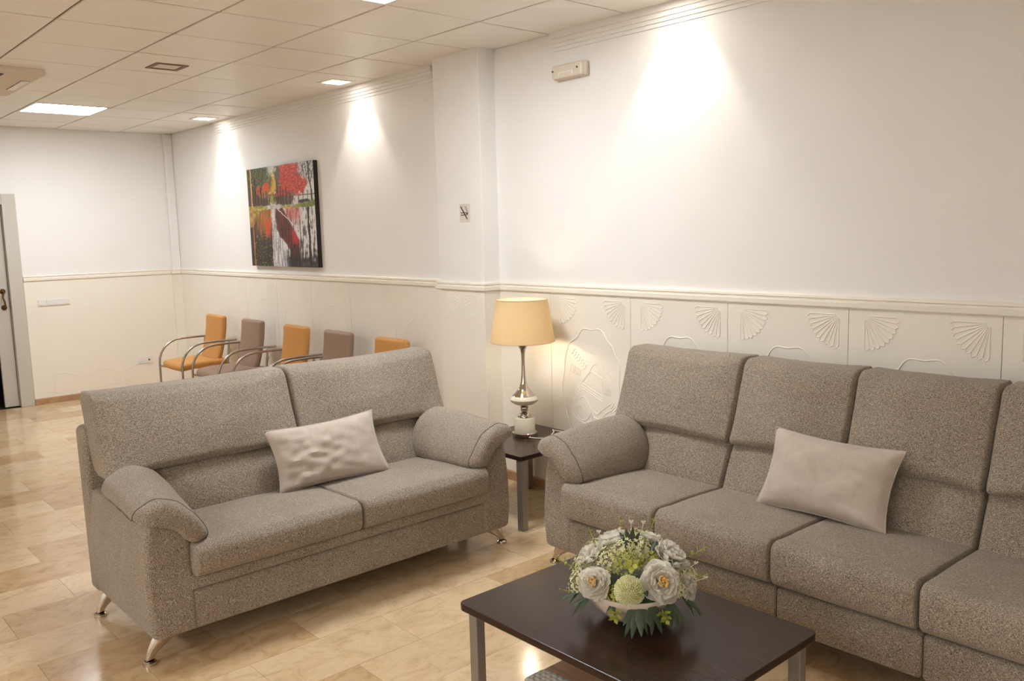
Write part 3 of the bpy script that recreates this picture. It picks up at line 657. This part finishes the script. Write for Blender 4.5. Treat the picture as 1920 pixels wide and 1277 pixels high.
# ------------------------------------------------------------------ sofas
def foot(t, u, v, su, name='foot'):
    # chrome bracket foot: leaves the frame inboard and sweeps outward to a small disc
    pts = []; rs = []
    for k in range(9):
        s = k / 8; pts.append((u - su * 0.095 * (1 - s) ** 1.7 - su * 0.0, v, 0.128 - 0.118 * s)); rs.append(0.044 - 0.028 * min(1, s * 1.25))
    mb = MB().tube(pts, rs, 12, flat=((1, 0, 0), 0.62))
    f = mb.build(name, 'chrome', t)
    MB().lathe([(0.018, 0.016), (0.026, 0.011), (0.027, 0.0), (0.0, 0.0)], 20, cap=False, c=(u, v, 0)).build('foot_pad', 'chrome', f)
def arm_pad(t, L, side):
    """draped arm cushion; side 0 = left (u small), 1 = right"""
    R_ = [(0.018, 0.600), (0.004, 0.632), (0.035, 0.678), (0.120, 0.706), (0.215, 0.668), (0.276, 0.575), (0.282, 0.475), (0.225, 0.475), (0.130, 0.560)]
    F_ = [(-0.004, 0.592), (-0.022, 0.618), (0.004, 0.654), (0.085, 0.668), (0.165, 0.622), (0.232, 0.545), (0.252, 0.482), (0.195, 0.462), (0.110, 0.545)]
    st = [(0.505, 1.0, 0.55), (0.49, 1.0, 0.86), (0.46, 0.98, 1.0), (0.38, 0.85, 1.03), (0.29, 0.66, 1.03), (0.20, 0.46, 1.02), (0.12, 0.27, 1.0), (0.06, 0.13, 0.99), (0.02, 0.03, 0.97), (0.0, 0.0, 0.95), (-0.018, 0.0, 0.86), (-0.028, 0.0, 0.70), (-0.032, 0.0, 0.40)]
    verts = []; n = None
    for si, (v, k, sc_) in enumerate(st):
        P = [(F_[i][0] * (1 - k) + R_[i][0] * k, F_[i][1] * (1 - k) + R_[i][1] * k) for i in range(9)]
        C_ = []
        for i in range(9):
            a, b_, c_, d_ = P[i - 1], P[i], P[(i + 1) % 9], P[(i + 2) % 9]
            for q in range(4):
                tt = q / 4; C_.append(tuple(0.5 * (2 * b_[m_] + (c_[m_] - a[m_]) * tt + (2 * a[m_] - 5 * b_[m_] + 4 * c_[m_] - d_[m_]) * tt * tt + (3 * b_[m_] - a[m_] - 3 * c_[m_] + d_[m_]) * tt ** 3) for m_ in (0, 1)))
        n = len(C_); cx, cz = sum(c[0] for c in C_) / n, sum(c[1] for c in C_) / n
        for u, z in C_:
            u = cx + (u - cx) * (sc_ if si > 8 or si < 2 else 1); z = cz + (z - cz) * sc_
            w_ = noise.noise(Vector((u * 16 + v * 20, v * 30, z * 18 + side * 9))) * 0.010 * (1.0 if si > 6 else 0.3)
            verts.append((u if side == 0 else L - u, v + w_ * 0.4, z + w_ * 0.8))
    N = len(st)
    fs = [(i * n + j, i * n + (j + 1) % n, (i + 1) * n + (j + 1) % n, (i + 1) * n + j) for i in range(N - 1) for j in range(n)]
    fs += [tuple(range(n)), tuple(range((N - 1) * n, N * n))]
    p = MB().add(verts, fs).build('arm_cushion', 'tweed', t)
    loop = [Vector(verts[8 * n + j]) for j in range(n)]; ctr = sum(loop, Vector()) / n
    MB().tube([ctr + (q - ctr) * 1.004 for q in loop], 0.0022, 6, closed=True).build('piping', 'piping', p)
    sx = lambda u: u if side == 0 else L - u
    MB().tube([(sx(0.012 - 0.026 * k / 12), 0.45 - 0.40 * k / 12, 0.606 - 0.008 * k / 12 + 0.003 * math.sin(k * 1.7)) for k in range(13)], 0.006, 6, flat=((0, 0, 1), 0.5)).build('zip_strip', 'piping', p)
def sofa(name, L, aw, seams, top, split_base, zs, rail_v, foot_u):
    t = empty(name)
    # back slab
    soft_box(L / 2, 0.05, 0.365, 0.03, (20, 4, 8), deform=lambda q: (q.x + L / 2, q.y + 0.685 + 0.05 * (q.z + 0.365), q.z + 0.49)).build('back_frame', 'tweed', t, weld=True)
    # arms
    for s in (0, 1):
        def dfm(q, s=s):
            u = q.x + 0.094; v = q.y + 0.355; z = q.z + 0.355
            k = (z - 0.12) / 0.48; out = 0.030 * max(0, k - 0.45) ** 2 * 3 + 0.028 * max(0, 0.25 - k) * 2
            if u < 0.094: u += out
            if z > 0.5: z -= (u - 0.02) * 0.22
            v += 0.02 * max(0, k - 0.2) * (1 if v < 0.2 else 0)
            return (u if s == 0 else L - u, v, z)
        soft_box(0.094, 0.36, 0.236, 0.028, (6, 14, 12), puff=(0.008, 0, 0), deform=dfm).build('arm', 'tweed', t, weld=True)
        arm_pad(t, L, s)
    # base front
    ub = [0.14] + seams[1:-1] + [L - 0.14] if split_base else [0.14, L - 0.14]
    for a, b_ in zip(ub[:-1], ub[1:]):
        gp = 0.002 if split_base else 0
        soft_box((b_ - a) / 2 - gp, 0.33, 0.080, 0.014, (12, 8, 5), puff=(0, 0.010, 0), deform=lambda q: (q.x + (a + b_) / 2, q.y + 0.335, q.z + 0.20)).build('base_panel', 'tweed', t, weld=True)
    soft_box((L - 2 * 0.13) / 2, 0.31, 0.034, 0.022, (16, 8, 5), puff=(0, 0.006, 0), deform=lambda q: (q.x + L / 2, q.y + 0.31 + rail_v, q.z + 0.312)).build('seat_rail', 'tweed', t, weld=True)
    n = len(seams) - 1
    for k in range(n):
        a, b_ = seams[k], seams[k + 1]; wd = (b_ - a) / 2 - 0.002; c_ = (a + b_) / 2
        def sd(q):
            v = q.y + 0.235; z = q.z + (zs + 0.468) / 2
            z -= 0.010 * sst(0.15, 0.5, v)
            if v < 0.06 and z > 0.38: z += 0.004
            return (q.x + c_, v, z)
        sdl = soft_box(wd, 0.285, (0.468 - zs) / 2, (0.014, 0.040, 0.042), (14, 12, 8), puff=(0, 0.012, 0.010), deform=sd, wr=0.0015, seed=k).build('seat_cushion', 'tweed', t, weld=True)
        # lumbar roll
        def ld(q):
            h = q.z + 0.15; return (q.x + c_, q.y + 0.490 + 0.46 * h, 0.415 + h)
        soft_box(wd, 0.075, 0.15, (0.014, 0.05, 0.05), (14, 6, 10), puff=(0, 0.026, 0), deform=ld, wr=0.002, seed=k + 10).build('lumbar_cushion', 'tweed', t, weld=True)
    # tall upper cushions run over the arms to the ends
    us = [0.025] + [s + 0.0 for s in seams[1:-1]] + [L - 0.025]
    hh = (top - 0.655) / 2
    for k in range(n):
        a, b_ = us[k], us[k + 1]; wd = (b_ - a) / 2 - 0.003; c_ = (a + b_) / 2
        def ud(q):
            h = q.z + hh; ut = q.x / wd
            v = q.y + 0.578 + 0.32 * h - 0.025 * max(0, 1 - h / 0.16) ** 2
            z = 0.655 + h + (0.007 if h < hh else -0.013) * (1 - ut * ut)
            if h < 0.1: z -= 0.016 * abs(ut) ** 6 * 0.6
            return (q.x + c_, v, z)
        uc = soft_box(wd, 0.088, hh, (0.016, 0.040, 0.040), (20, 8, 14), puff=(0.004, 0.034, 0.008), deform=ud, wr=0.0035, seed=k + 20).build('back_cushion', 'tweed', t, weld=True)
        for s in (-1, 1):
            pts = [ud(Vector((s * (wd - 0.006), -0.088 + 0.028 + 0.02 * (abs(zz) / hh) ** 4, zz))) for zz in [hh * (-0.86 + 1.72 * q / 10) for q in range(11)]]
            MB().tube(pts, 0.0022, 5).build('piping', 'piping', uc)
    for u, su in ((foot_u, -1), (L + 0.012, 1)):
        for v in (0.095, 0.70): foot(t, u, v, su)
    return t
ls = sofa('loveseat', 1.835, 0.17, [0.174, 0.930, 1.662], 1.0, False, 0.338, -0.004, 0.020)
ls.location = (1.690, -0.330, 0); ls.rotation_euler = (0, 0, PI / 2)
tag(ls, 'grey tweed two-seat sofa with chrome feet, left in the picture', 'sofa')
s2 = sofa('sofa', 2.51, 0.165, [0.165, 0.712, 1.255, 1.797, 2.345], 1.03, True, 0.302, 0.035, -0.018)
s2.location = (2.005, 1.430, 0)
tag(s2, 'long grey tweed four-seat sofa against the right wall', 'sofa')

def throw_pillow(name, BL, BR, TL_, TR, thick, label, seed):
    BL, BR, TL_, TR = map(Vector, (BL, BR, TL_, TR)); org = (BL + BR) / 2; nrm = (BR - BL).cross(TL_ - BL).normalized()
    n, mm = 34, 24; mb = MB()
    for sg in (1, -1):
        vs = []
        for i in range(n + 1):
            for j in range(mm + 1):
                s, r = i / n, j / mm; a = 2 * s - 1; c_ = 2 * r - 1
                pinch = 0.085
                sx = s + (0.5 - s) * pinch * (1 - c_ * c_) ; rx = r + (0.5 - r) * pinch * 1.2 * (1 - a * a)
                P = (BL * (1 - sx) + BR * sx) * (1 - rx) + (TL_ * (1 - sx) + TR * sx) * rx
                th = ((1 - a ** 4) * (1 - c_ ** 4)) ** 0.62 * thick
                edge = (1 - a ** 8) * (1 - c_ ** 8)
                w_ = noise.noise(Vector((s * 4 + seed, r * 3, sg))) * 0.010 + noise.noise(Vector((s * 9 + seed + r * 4, r * 9 - s * 4, sg * 2))) * 0.013 * (1.5 - 1.3 * s if seed < 5 else 0.25 + 0.5 * max(0, s - 0.5))
                vs.append(P + nrm * sg * (th + w_ * edge) - org)
        fs = [(i * (mm + 1) + j, (i + 1) * (mm + 1) + j, (i + 1) * (mm + 1) + j + 1, i * (mm + 1) + j + 1) for i in range(n) for j in range(mm)]
        mb.add(vs, fs)
    t = tag(empty(name, org), label, 'cushion', 'throw cushions on the sofas')
    mb.build('cover', 'velvet', t, weld=True)
    edge = []
    for i in range(n): edge.append((i, 0))
    for j in range(mm): edge.append((n, j))
    for i in range(n, 0, -1): edge.append((i, mm))
    for j in range(mm, 0, -1): edge.append((0, j))
    MB().tube([mb.v[i * (mm + 1) + j] for i, j in edge], 0.0026, 6, closed=True).build('seam', 'velvet', t)
    return t
throw_pillow('throw_cushion', (1.335, 0.405, 0.462), (1.385, 0.985, 0.462), (1.262, 0.376, 0.752), (1.262, 0.962, 0.760), 0.062, 'wrinkled beige velvet cushion on the two-seat sofa', 2)
throw_pillow('throw_cushion', (2.962, 1.765, 0.462), (3.525, 1.757, 0.462), (2.985, 1.885, 0.778), (3.538, 1.885, 0.766), 0.066, 'beige velvet cushion on the long sofa', 8)

# ------------------------------------------------------------------ side table, lamp
TZ = 0.42
t = tag(empty('side_table', (1.265, 2.0, 0)), 'square dark side table in the corner between the sofas', 'table')
MB().prism(rrect(-0.295, 0.297, -0.302, 0.302, 0.012, 3), TZ - 0.024, TZ).build('tabletop', 'wenge', t, smooth=False, bevel=0.002)
for sx in (-1, 1):
    for sy in (-1, 1):
        x0, y0 = (0.252 if sx > 0 else -0.295), (0.257 if sy > 0 else -0.298)
        MB().box(x0, x0 + 0.043, y0, y0 + 0.041, 0, TZ - 0.0245).build('leg', 'alu', t, smooth=False, bevel=0.003)
t = tag(empty('table_lamp', (1.215, 2.05, TZ)), 'lit table lamp with cream shade and chrome and ivory base', 'lamp')
MB().lathe([(0.073, 0), (0.074, 0.004), (0.074, 0.022), (0.070, 0.026), (0, 0.026)], 40, cap=False).build('base_disc', 'chrome', t)
MB().lathe([(0.062, 0.026), (0.062, 0.108), (0.059, 0.114), (0, 0.115)], 40, cap=False).build('base_drum', 'cream', t)
MB().lathe([(0.040, 0.114), (0.040, 0.120), (0.034, 0.132), (0.022, 0.142), (0.015, 0.147), (0.022, 0.152), (0.024, 0.157), (0.019, 0.163), (0.022, 0.168), (0.025, 0.174), (0.019, 0.181), (0.030, 0.187)], 32).build('turned_stem', 'chrome', t)
MB().lathe([(0.028, 0.186), (0.055, 0.194), (0.078, 0.208), (0.085, 0.222), (0.080, 0.236), (0.068, 0.245)], 40).build('ivory_ring', 'cream', t)
MB().lathe([(0.070, 0.244), (0.066, 0.250), (0.044, 0.272), (0.028, 0.294), (0.019, 0.320), (0.0135, 0.36), (0.0105, 0.42), (0.010, 0.46), (0.012, 0.495), (0.017, 0.52), (0.027, 0.538), (0.033, 0.545), (0.030, 0.548), (0.010, 0.548)], 32).build('neck', 'chrome', t)
MB().tube([(0, 0, 0.546), (0, 0, 0.62)], 0.006, 10).build('stem', 'chrome', t)
sh = MB().lathe([(0.190, 0.568), (0.152, 0.815)], 56, cap=False).build('lamp_shade', 'shade', t)
MB().lathe([(0.1885, 0.569), (0.1505, 0.814)], 56, cap=False).build('shade_lining', 'shade_in', sh)
for r, z in ((0.190, 0.568), (0.152, 0.815)): MB().tube([(r * math.cos(2 * PI * k / 56), r * math.sin(2 * PI * k / 56), z) for k in range(56)], 0.0022, 6, closed=True).build('shade_rim', 'shade', sh)
for k in range(3):
    a = 2 * PI * k / 3 + 0.4; MB().tube([(0, 0, 0.80), (0.152 * math.cos(a), 0.152 * math.sin(a), 0.812)], 0.0015, 5).build('shade_spoke', 'chrome', sh)
MB().lathe([(0.012, 0.572), (0.014, 0.59), (0.026, 0.615), (0.030, 0.64), (0.024, 0.662), (0.0, 0.672)], 10, cap=False).build('bulb', 'bulb', t)
MB().tube([Vector(q) for q in ((0.066, -0.03, 0.006), (0.10, -0.015, 0.004), (0.135, 0.005, 0.004), (0.165, 0.045, 0.012), (0.150, 0.095, 0.030), (0.10, 0.135, 0.028), (0.085, 0.165, 0.016), (0.12, 0.205, 0.006), (0.20, 0.225, 0.004), (0.30, 0.245, 0.004), (0.345, 0.255, 0.0), (0.350, 0.258, -0.10), (0.352, 0.26, -0.41))], 0.0034, 7).build('cord', 'cable', t)

# ------------------------------------------------------------------ coffee table, footstool
CZ = 0.42
t = tag(empty('coffee_table', (3.225, 0.636, 0)), 'low dark rectangular coffee table with grey legs in the foreground', 'table')
tp = MB().prism(rrect(-0.471, 0.471, -0.320, 0.320, 0.028, 6), CZ - 0.024, CZ).build('tabletop', 'wenge', t, smooth=False, bevel=0.003)
for sx in (-1, 1):
    for sy in (-1, 1):
        x0 = 0.405 if sx > 0 else -0.445; y0 = 0.258 if sy > 0 else -0.294
        MB().box(x0, x0 + 0.040, y0, y0 + 0.036, 0, CZ - 0.0245).build('leg', 'alu', t, smooth=False, bevel=0.003)
t = tag(empty('footstool', (3.225, 0.64, 0)), 'low wooden stool with a patterned front pad under the coffee table', 'footstool')
MB().prism(rrect(-0.257, 0.257, -0.205, 0.23, 0.012, 4), 0.155, 0.196).build('board', 'wood', t, smooth=False, bevel=0.004)
soft_box(0.262, 0.056, 0.034, (0.030, 0.030, 0.010), (16, 8, 7)).xf(lambda q: q + Vector((0.0, -0.181, 0.167))).build('seat_pad', 'geo', t, weld=True)
for x0 in (-0.22, 0.20):
    for y0 in (-0.15, 0.18): MB().lathe([(0.014, 0), (0.020, 0.156)], 14, c=(x0 + 0.01, y0 + 0.01, 0)).build('leg', 'wood', t)

# ------------------------------------------------------------------ flower bowl
t = tag(empty('flower_arrangement', (3.232, 0.645, CZ), math.radians(41.5)), 'white bowl of white peonies and greenery on the coffee table', 'flowers')
prof = [(0.045, 0.0), (0.060, 0.002), (0.095, 0.022), (0.130, 0.056), (0.150, 0.092), (0.155, 0.108), (0.150, 0.108), (0.124, 0.060), (0.088, 0.028), (0.0, 0.018)]
MB().lathe(prof, 48, cap=False).build('bowl', 'bowl', t)
MB().lathe([(0.0, 0.135), (0.06, 0.128), (0.11, 0.110), (0.146, 0.090)], 24, cap=False).build('moss', 'leaf', t)
rf = random.Random(11)
def petal_mesh(name, L, W, cup, curl, mat, n=5, m=4, ruffle=0.0, sd=0):
    vs = []
    for i in range(n + 1):
        s = i / n; wd = W * (math.sin(PI * (0.12 + 0.80 * s)) ** 0.8) * (0.55 + 0.6 * s)
        for j in range(m + 1):
            a = -1 + 2 * j / m
            x = a * wd; y = L * s * (1 - 0.10 * a * a * s); z = cup * s * s * 0.0 + curl * s * s + 0.35 * wd * a * a * cup + ruffle * s * math.sin(a * 7 + sd) * 0.5
            vs.append((x, y, z))
    fs = [(i * (m + 1) + j, i * (m + 1) + j + 1, (i + 1) * (m + 1) + j + 1, (i + 1) * (m + 1) + j) for i in range(n) for j in range(m)]
    me = MB().add(vs, fs).mesh(name); me.materials.append(M[mat]); return me
pet = [petal_mesh('petal', 1.0, 0.62, 0.5, 0.18, 'petal', ruffle=0.22, sd=k * 1.7) for k in range(3)]
petin = [petal_mesh('petal', 1.0, 0.50, 0.9, 0.30, 'petal', ruffle=0.10, sd=k * 1.1) for k in range(2)]
def place(o, P, D, roll=0.0):
    D = Vector(D).normalized(); q = D.to_track_quat('Z', 'Y'); o.location = P; o.rotation_mode = 'QUATERNION'
    o.rotation_quaternion = q @ Matrix.Rotation(roll, 3, 'Z').to_quaternion()
def peony(P, D, R, stamen=True, opened=1.0):
    f = empty('peony', parent=t); place(f, P, D, rf.uniform(0, 6))
    for ring_, (n_, tilt, sc_, ms) in enumerate(((9, 8, 1.0, pet), (8, 22, 0.90, pet), (7, 38, 0.76, pet), (6, 54, 0.60, petin), (5, 68, 0.46, petin))):
        for k in range(n_):
            o = bpy.data.objects.new('petal', ms[(k + ring_) % len(ms)]); COL.objects.link(o); o.parent = f
            s = R * sc_ * rf.uniform(0.9, 1.08); o.scale = (s, s, s)
            o.rotation_mode = 'XYZ'; tl = tilt * opened + (1 - opened) * 30
            o.rotation_euler = (math.radians(tl + rf.uniform(-7, 7)), math.radians(rf.uniform(-8, 8)), 2 * PI * (k + 0.5 * (ring_ % 2)) / n_ + rf.uniform(-0.12, 0.12))
            o.location = (0, 0, ring_ * R * 0.06)
    if stamen:
        mb = MB()
        for k in range(34):
            a = rf.uniform(0, 2 * PI); r = R * 0.24 * math.sqrt(rf.random()); h = R * rf.uniform(0.45, 0.72)
            x, y = r * math.cos(a), r * math.sin(a)
            mb.tube([(x * 0.5, y * 0.5, R * 0.15), (x, y, h)], R * 0.022, 4); mb.lathe([(R * 0.03, 0), (R * 0.055, R * 0.04), (R * 0.02, R * 0.09)], 5, c=(x, y, h))
        mb.build('stamen', 'stamen', f)
    return f
def sph(dx, el, r=1.0):   # point on the dome: dx sideways, el = elevation angle toward the back
    pass
# camera looks at the bowl along +Y (local) from above: x right, y away, z up
peony((-0.110, -0.088, 0.142), (-0.42, -0.80, 0.52), 0.057)
peony((0.078, -0.098, 0.152), (0.25, -0.86, 0.48), 0.069)
peony((0.112, 0.0, 0.186), (0.55, -0.25, 0.80), 0.064, False, 0.8)
peony((-0.120, 0.01, 0.182), (-0.6, -0.2, 0.78), 0.055, False, 0.85)
peony((-0.052, 0.065, 0.215), (-0.25, 0.1, 0.96), 0.055, False, 0.8)
peony((0.058, 0.085, 0.205), (0.3, 0.4, 0.9), 0.052, False, 0.85)
peony((0.155, -0.045, 0.120), (0.85, -0.45, 0.25), 0.047, False, 0.8)
peony((-0.08, 0.13, 0.155), (-0.4, 0.8, 0.5), 0.045, False, 0.85)
peony((0.10, 0.13, 0.145), (0.5, 0.8, 0.4), 0.045, False, 0.85)
# globe chrysanthemum
f = empty('globe_flower', parent=t); place(f, (-0.012, -0.122, 0.135), (-0.05, -0.85, 0.5))
mb = MB(); NN = 420
for k in range(NN):
    z = 1 - 2 * (k + 0.5) / NN
    if z < -0.5: continue
    r = math.sqrt(1 - z * z); a = k * 2.39996; d = Vector((r * math.cos(a), r * math.sin(a), z)); R = 0.047 * rf.uniform(0.94, 1.05)
    mb.tube([d * 0.036, d * R * 0.95, d * R], [0.0022, 0.0026, 0.0012], 5)
mb.lathe([(0.0, -0.036), (0.026, -0.026), (0.037, 0), (0.026, 0.026), (0.0, 0.037)], 14, cap=False)
mb.build('florets', 'pale', f)
# hydrangea-like clusters of small florets
def cluster(P, R, mat, n_, name):
    mb = MB()
    for k in range(n_):
        z = 1 - 1.4 * (k + 0.5) / n_; r = math.sqrt(max(0, 1 - z * z)); a = k * 2.39996 + rf.uniform(-.2, .2)
        d = Vector((r * math.cos(a), r * math.sin(a), z)); C_ = d * R * rf.uniform(0.85, 1.1); q = d.to_track_quat('Z', 'Y'); sz = rf.uniform(0.0055, 0.009)
        for i in range(4):
            an = i * PI / 2 + k; p0 = q @ Vector((math.cos(an) * sz, math.sin(an) * sz, 0.002)); p1 = q @ Vector((math.cos(an + 0.6) * sz * 0.7, math.sin(an + 0.6) * sz * 0.7, 0.0)); p2 = q @ Vector((math.cos(an - 0.6) * sz * 0.7, math.sin(an - 0.6) * sz * 0.7, 0.0))
            mb.add([C_, C_ + p2, C_ + p0, C_ + p1], [(0, 1, 2, 3)])
    o = mb.build(name, mat, t, smooth=False); o.location = P; return o
cluster((-0.020, -0.035, 0.180), 0.048, 'lime', 95, 'green_cluster'); cluster((-0.070, -0.020, 0.185), 0.046, 'pale', 110, 'pale_cluster'); cluster((0.022, 0.02, 0.205), 0.044, 'pale', 100, 'pale_cluster')
cluster((-0.155, -0.045, 0.125), 0.042, 'pale', 90, 'pale_cluster'); cluster((0.02, 0.085, 0.21), 0.046, 'pale', 95, 'pale_cluster'); cluster((0.165, -0.005, 0.135), 0.036, 'pale', 80, 'pale_cluster'); cluster((-0.045, -0.10, 0.11), 0.034, 'lime', 70, 'green_cluster')
cluster((0.055, -0.02, 0.185), 0.034, 'lime', 60, 'green_cluster'); cluster((-0.02, 0.01, 0.205), 0.045, 'pale', 110, 'pale_cluster'); cluster((-0.15, 0.02, 0.15), 0.04, 'pale', 80, 'pale_cluster'); cluster((0.13, -0.085, 0.125), 0.03, 'pale', 60, 'pale_cluster'); cluster((-0.115, 0.075, 0.18), 0.04, 'pale', 80, 'pale_cluster')
# sprigs of round leaves
def sprig(P, D, L, mat='lime', n_=9, sz=0.009, tipbuds=False):
    P = Vector(P); D = Vector(D).normalized(); mb = MB(); sd = D.cross(Vector((0, 0, 1))).normalized(); up = sd.cross(D)
    end = P + D * L; mb.tube([P, P + D * L * 0.5 + Vector((0, 0, -0.004)), end], 0.0012, 5)
    for k in range(n_):
        s = 0.25 + 0.75 * k / (n_ - 1); c_ = P + D * L * s; a = k * 2.4; d2 = sd * math.cos(a) + up * math.sin(a)
        r = sz * (1.2 - 0.5 * s); e1 = (d2 + D * 0.4).normalized(); e2 = D.cross(d2).normalized()
        ctr = c_ + e1 * r * 1.1; mb.add([c_, ctr + e2 * r * 0.8, ctr + e1 * r, ctr - e2 * r * 0.8], [(0, 1, 2, 3)])
    return mb.build('sprig', mat, t, smooth=False)
sprig((-0.15, -0.01, 0.15), (-1, 0.12, 0.42), 0.095, sz=0.011, n_=11); sprig((-0.10, 0.07, 0.18), (-0.45, 0.5, 0.8), 0.09); sprig((-0.03, 0.09, 0.22), (-0.1, 0.35, 0.9), 0.075); sprig((0.05, 0.10, 0.21), (0.35, 0.5, 0.85), 0.085)
sprig((0.14, 0.03, 0.17), (0.92, 0.2, 0.42), 0.105, sz=0.011, n_=11); sprig((0.17, -0.02, 0.13), (0.95, 0.0, 0.35), 0.06); sprig((-0.05, -0.13, 0.085), (-0.15, -0.8, -0.35), 0.045, sz=0.013); sprig((0.085, -0.135, 0.085), (0.2, -0.8, -0.3), 0.045, sz=0.012); sprig((-0.155, -0.06, 0.10), (-1, -0.1, 0.2), 0.07, n_=6, sz=0.006)
sprig((0.0, -0.06, 0.19), (-0.1, -0.8, 0.35), 0.035, sz=0.014, n_=6)
# buds on stalks
for P, D in (((0.0, 0.10, 0.225), (0.0, 0.3, 0.9)), ((0.03, 0.10, 0.225), (0.2, 0.3, 0.9)), ((0.16, 0.0, 0.15), (0.8, 0.1, 0.55)), ((0.18, -0.03, 0.13), (0.9, -0.1, 0.3)), ((-0.09, 0.08, 0.2), (-0.3, 0.3, 0.8))):
    mb = MB(); P = Vector(P); D = Vector(D).normalized(); mb.tube([P, P + D * 0.045], 0.001, 4)
    for k in range(7):
        a = 2 * PI * k / 7; s_ = Vector((math.cos(a), math.sin(a), 0.6)); mb.tube([P + D * 0.042, P + D * 0.046 + s_ * 0.008], [0.0022, 0.0012], 4)
    mb.build('bud', 'petal', t)
# dark palmate leaves
def leaflet(L, W, drop, seedv):
    vs = []; n = 8
    for i in range(n + 1):
        s = i / n; wd = W * math.sin(PI * min(1, 0.06 + 0.94 * s)) ** 0.75 * (1 - 0.35 * s) if i < n else 0.0004
        z = -drop * s * s
        vs += [(-wd, L * s, z - 0.25 * wd), (0, L * s, z), (wd, L * s, z - 0.25 * wd)]
    fs = []
    for i in range(n):
        for j in range(2): a = i * 3 + j; fs.append((a, a + 1, a + 4, a + 3))
    me = MB().add(vs, fs).mesh('leaflet'); me.materials.append(M['leaf']); return me
lf_me = [leaflet(1.0, 0.135, 0.30, 0), leaflet(1.0, 0.115, 0.42, 1), leaflet(1.0, 0.15, 0.12, 2)]
def frond(P, az, pitch, L, n_, spread, name='frond', kind=0):
    f = empty(name, P, 0, t); f.rotation_euler = (math.radians(pitch), 0, math.radians(az))
    for k in range(n_):
        a = spread * (k - (n_ - 1) / 2) / max(1, n_ - 1)
        o = bpy.data.objects.new('leaflet', lf_me[(k + kind) % 3 if kind < 3 else 2]); COL.objects.link(o); o.parent = f
        s = L * (1 - 0.22 * abs(a) / max(1, spread / 2)) * rf.uniform(0.92, 1.06); o.scale = (s, s, s); o.rotation_euler = (0, math.radians(rf.uniform(-12, 12)), math.radians(-a))
    return f
frond((0.012, -0.132, 0.110), 178, -46, 0.116, 6, 60); frond((0.055, -0.132, 0.106), 198, -48, 0.100, 4, 48, kind=1)
frond((0.105, -0.112, 0.108), 214, -38, 0.095, 5, 50, kind=1); frond((0.145, -0.06, 0.108), 244, -28, 0.100, 4, 42); frond((-0.145, -0.05, 0.115), 100, -14, 0.095, 5, 44, kind=1)
frond((-0.13, -0.09, 0.105), 122, -20, 0.085, 3, 40); frond((-0.004, -0.005, 0.215), 4, 62, 0.085, 4, 58, kind=3); frond((0.055, -0.01, 0.205), -30, 45, 0.06, 3, 60, kind=3); frond((0.05, 0.04, 0.200), -40, 35, 0.060, 3, 60, kind=3); frond((-0.06, -0.125, 0.10), 160, -30, 0.06, 2, 40)
frond((0.035, -0.105, 0.145), 185, -5, 0.055, 3, 70, kind=3); frond((0.05, -0.03, 0.185), -60, 20, 0.05, 3, 80, kind=3); frond((0.13, 0.10, 0.12), -60, -10, 0.10, 4, 50); frond((-0.12, 0.12, 0.12), 50, -10, 0.09, 4, 50)
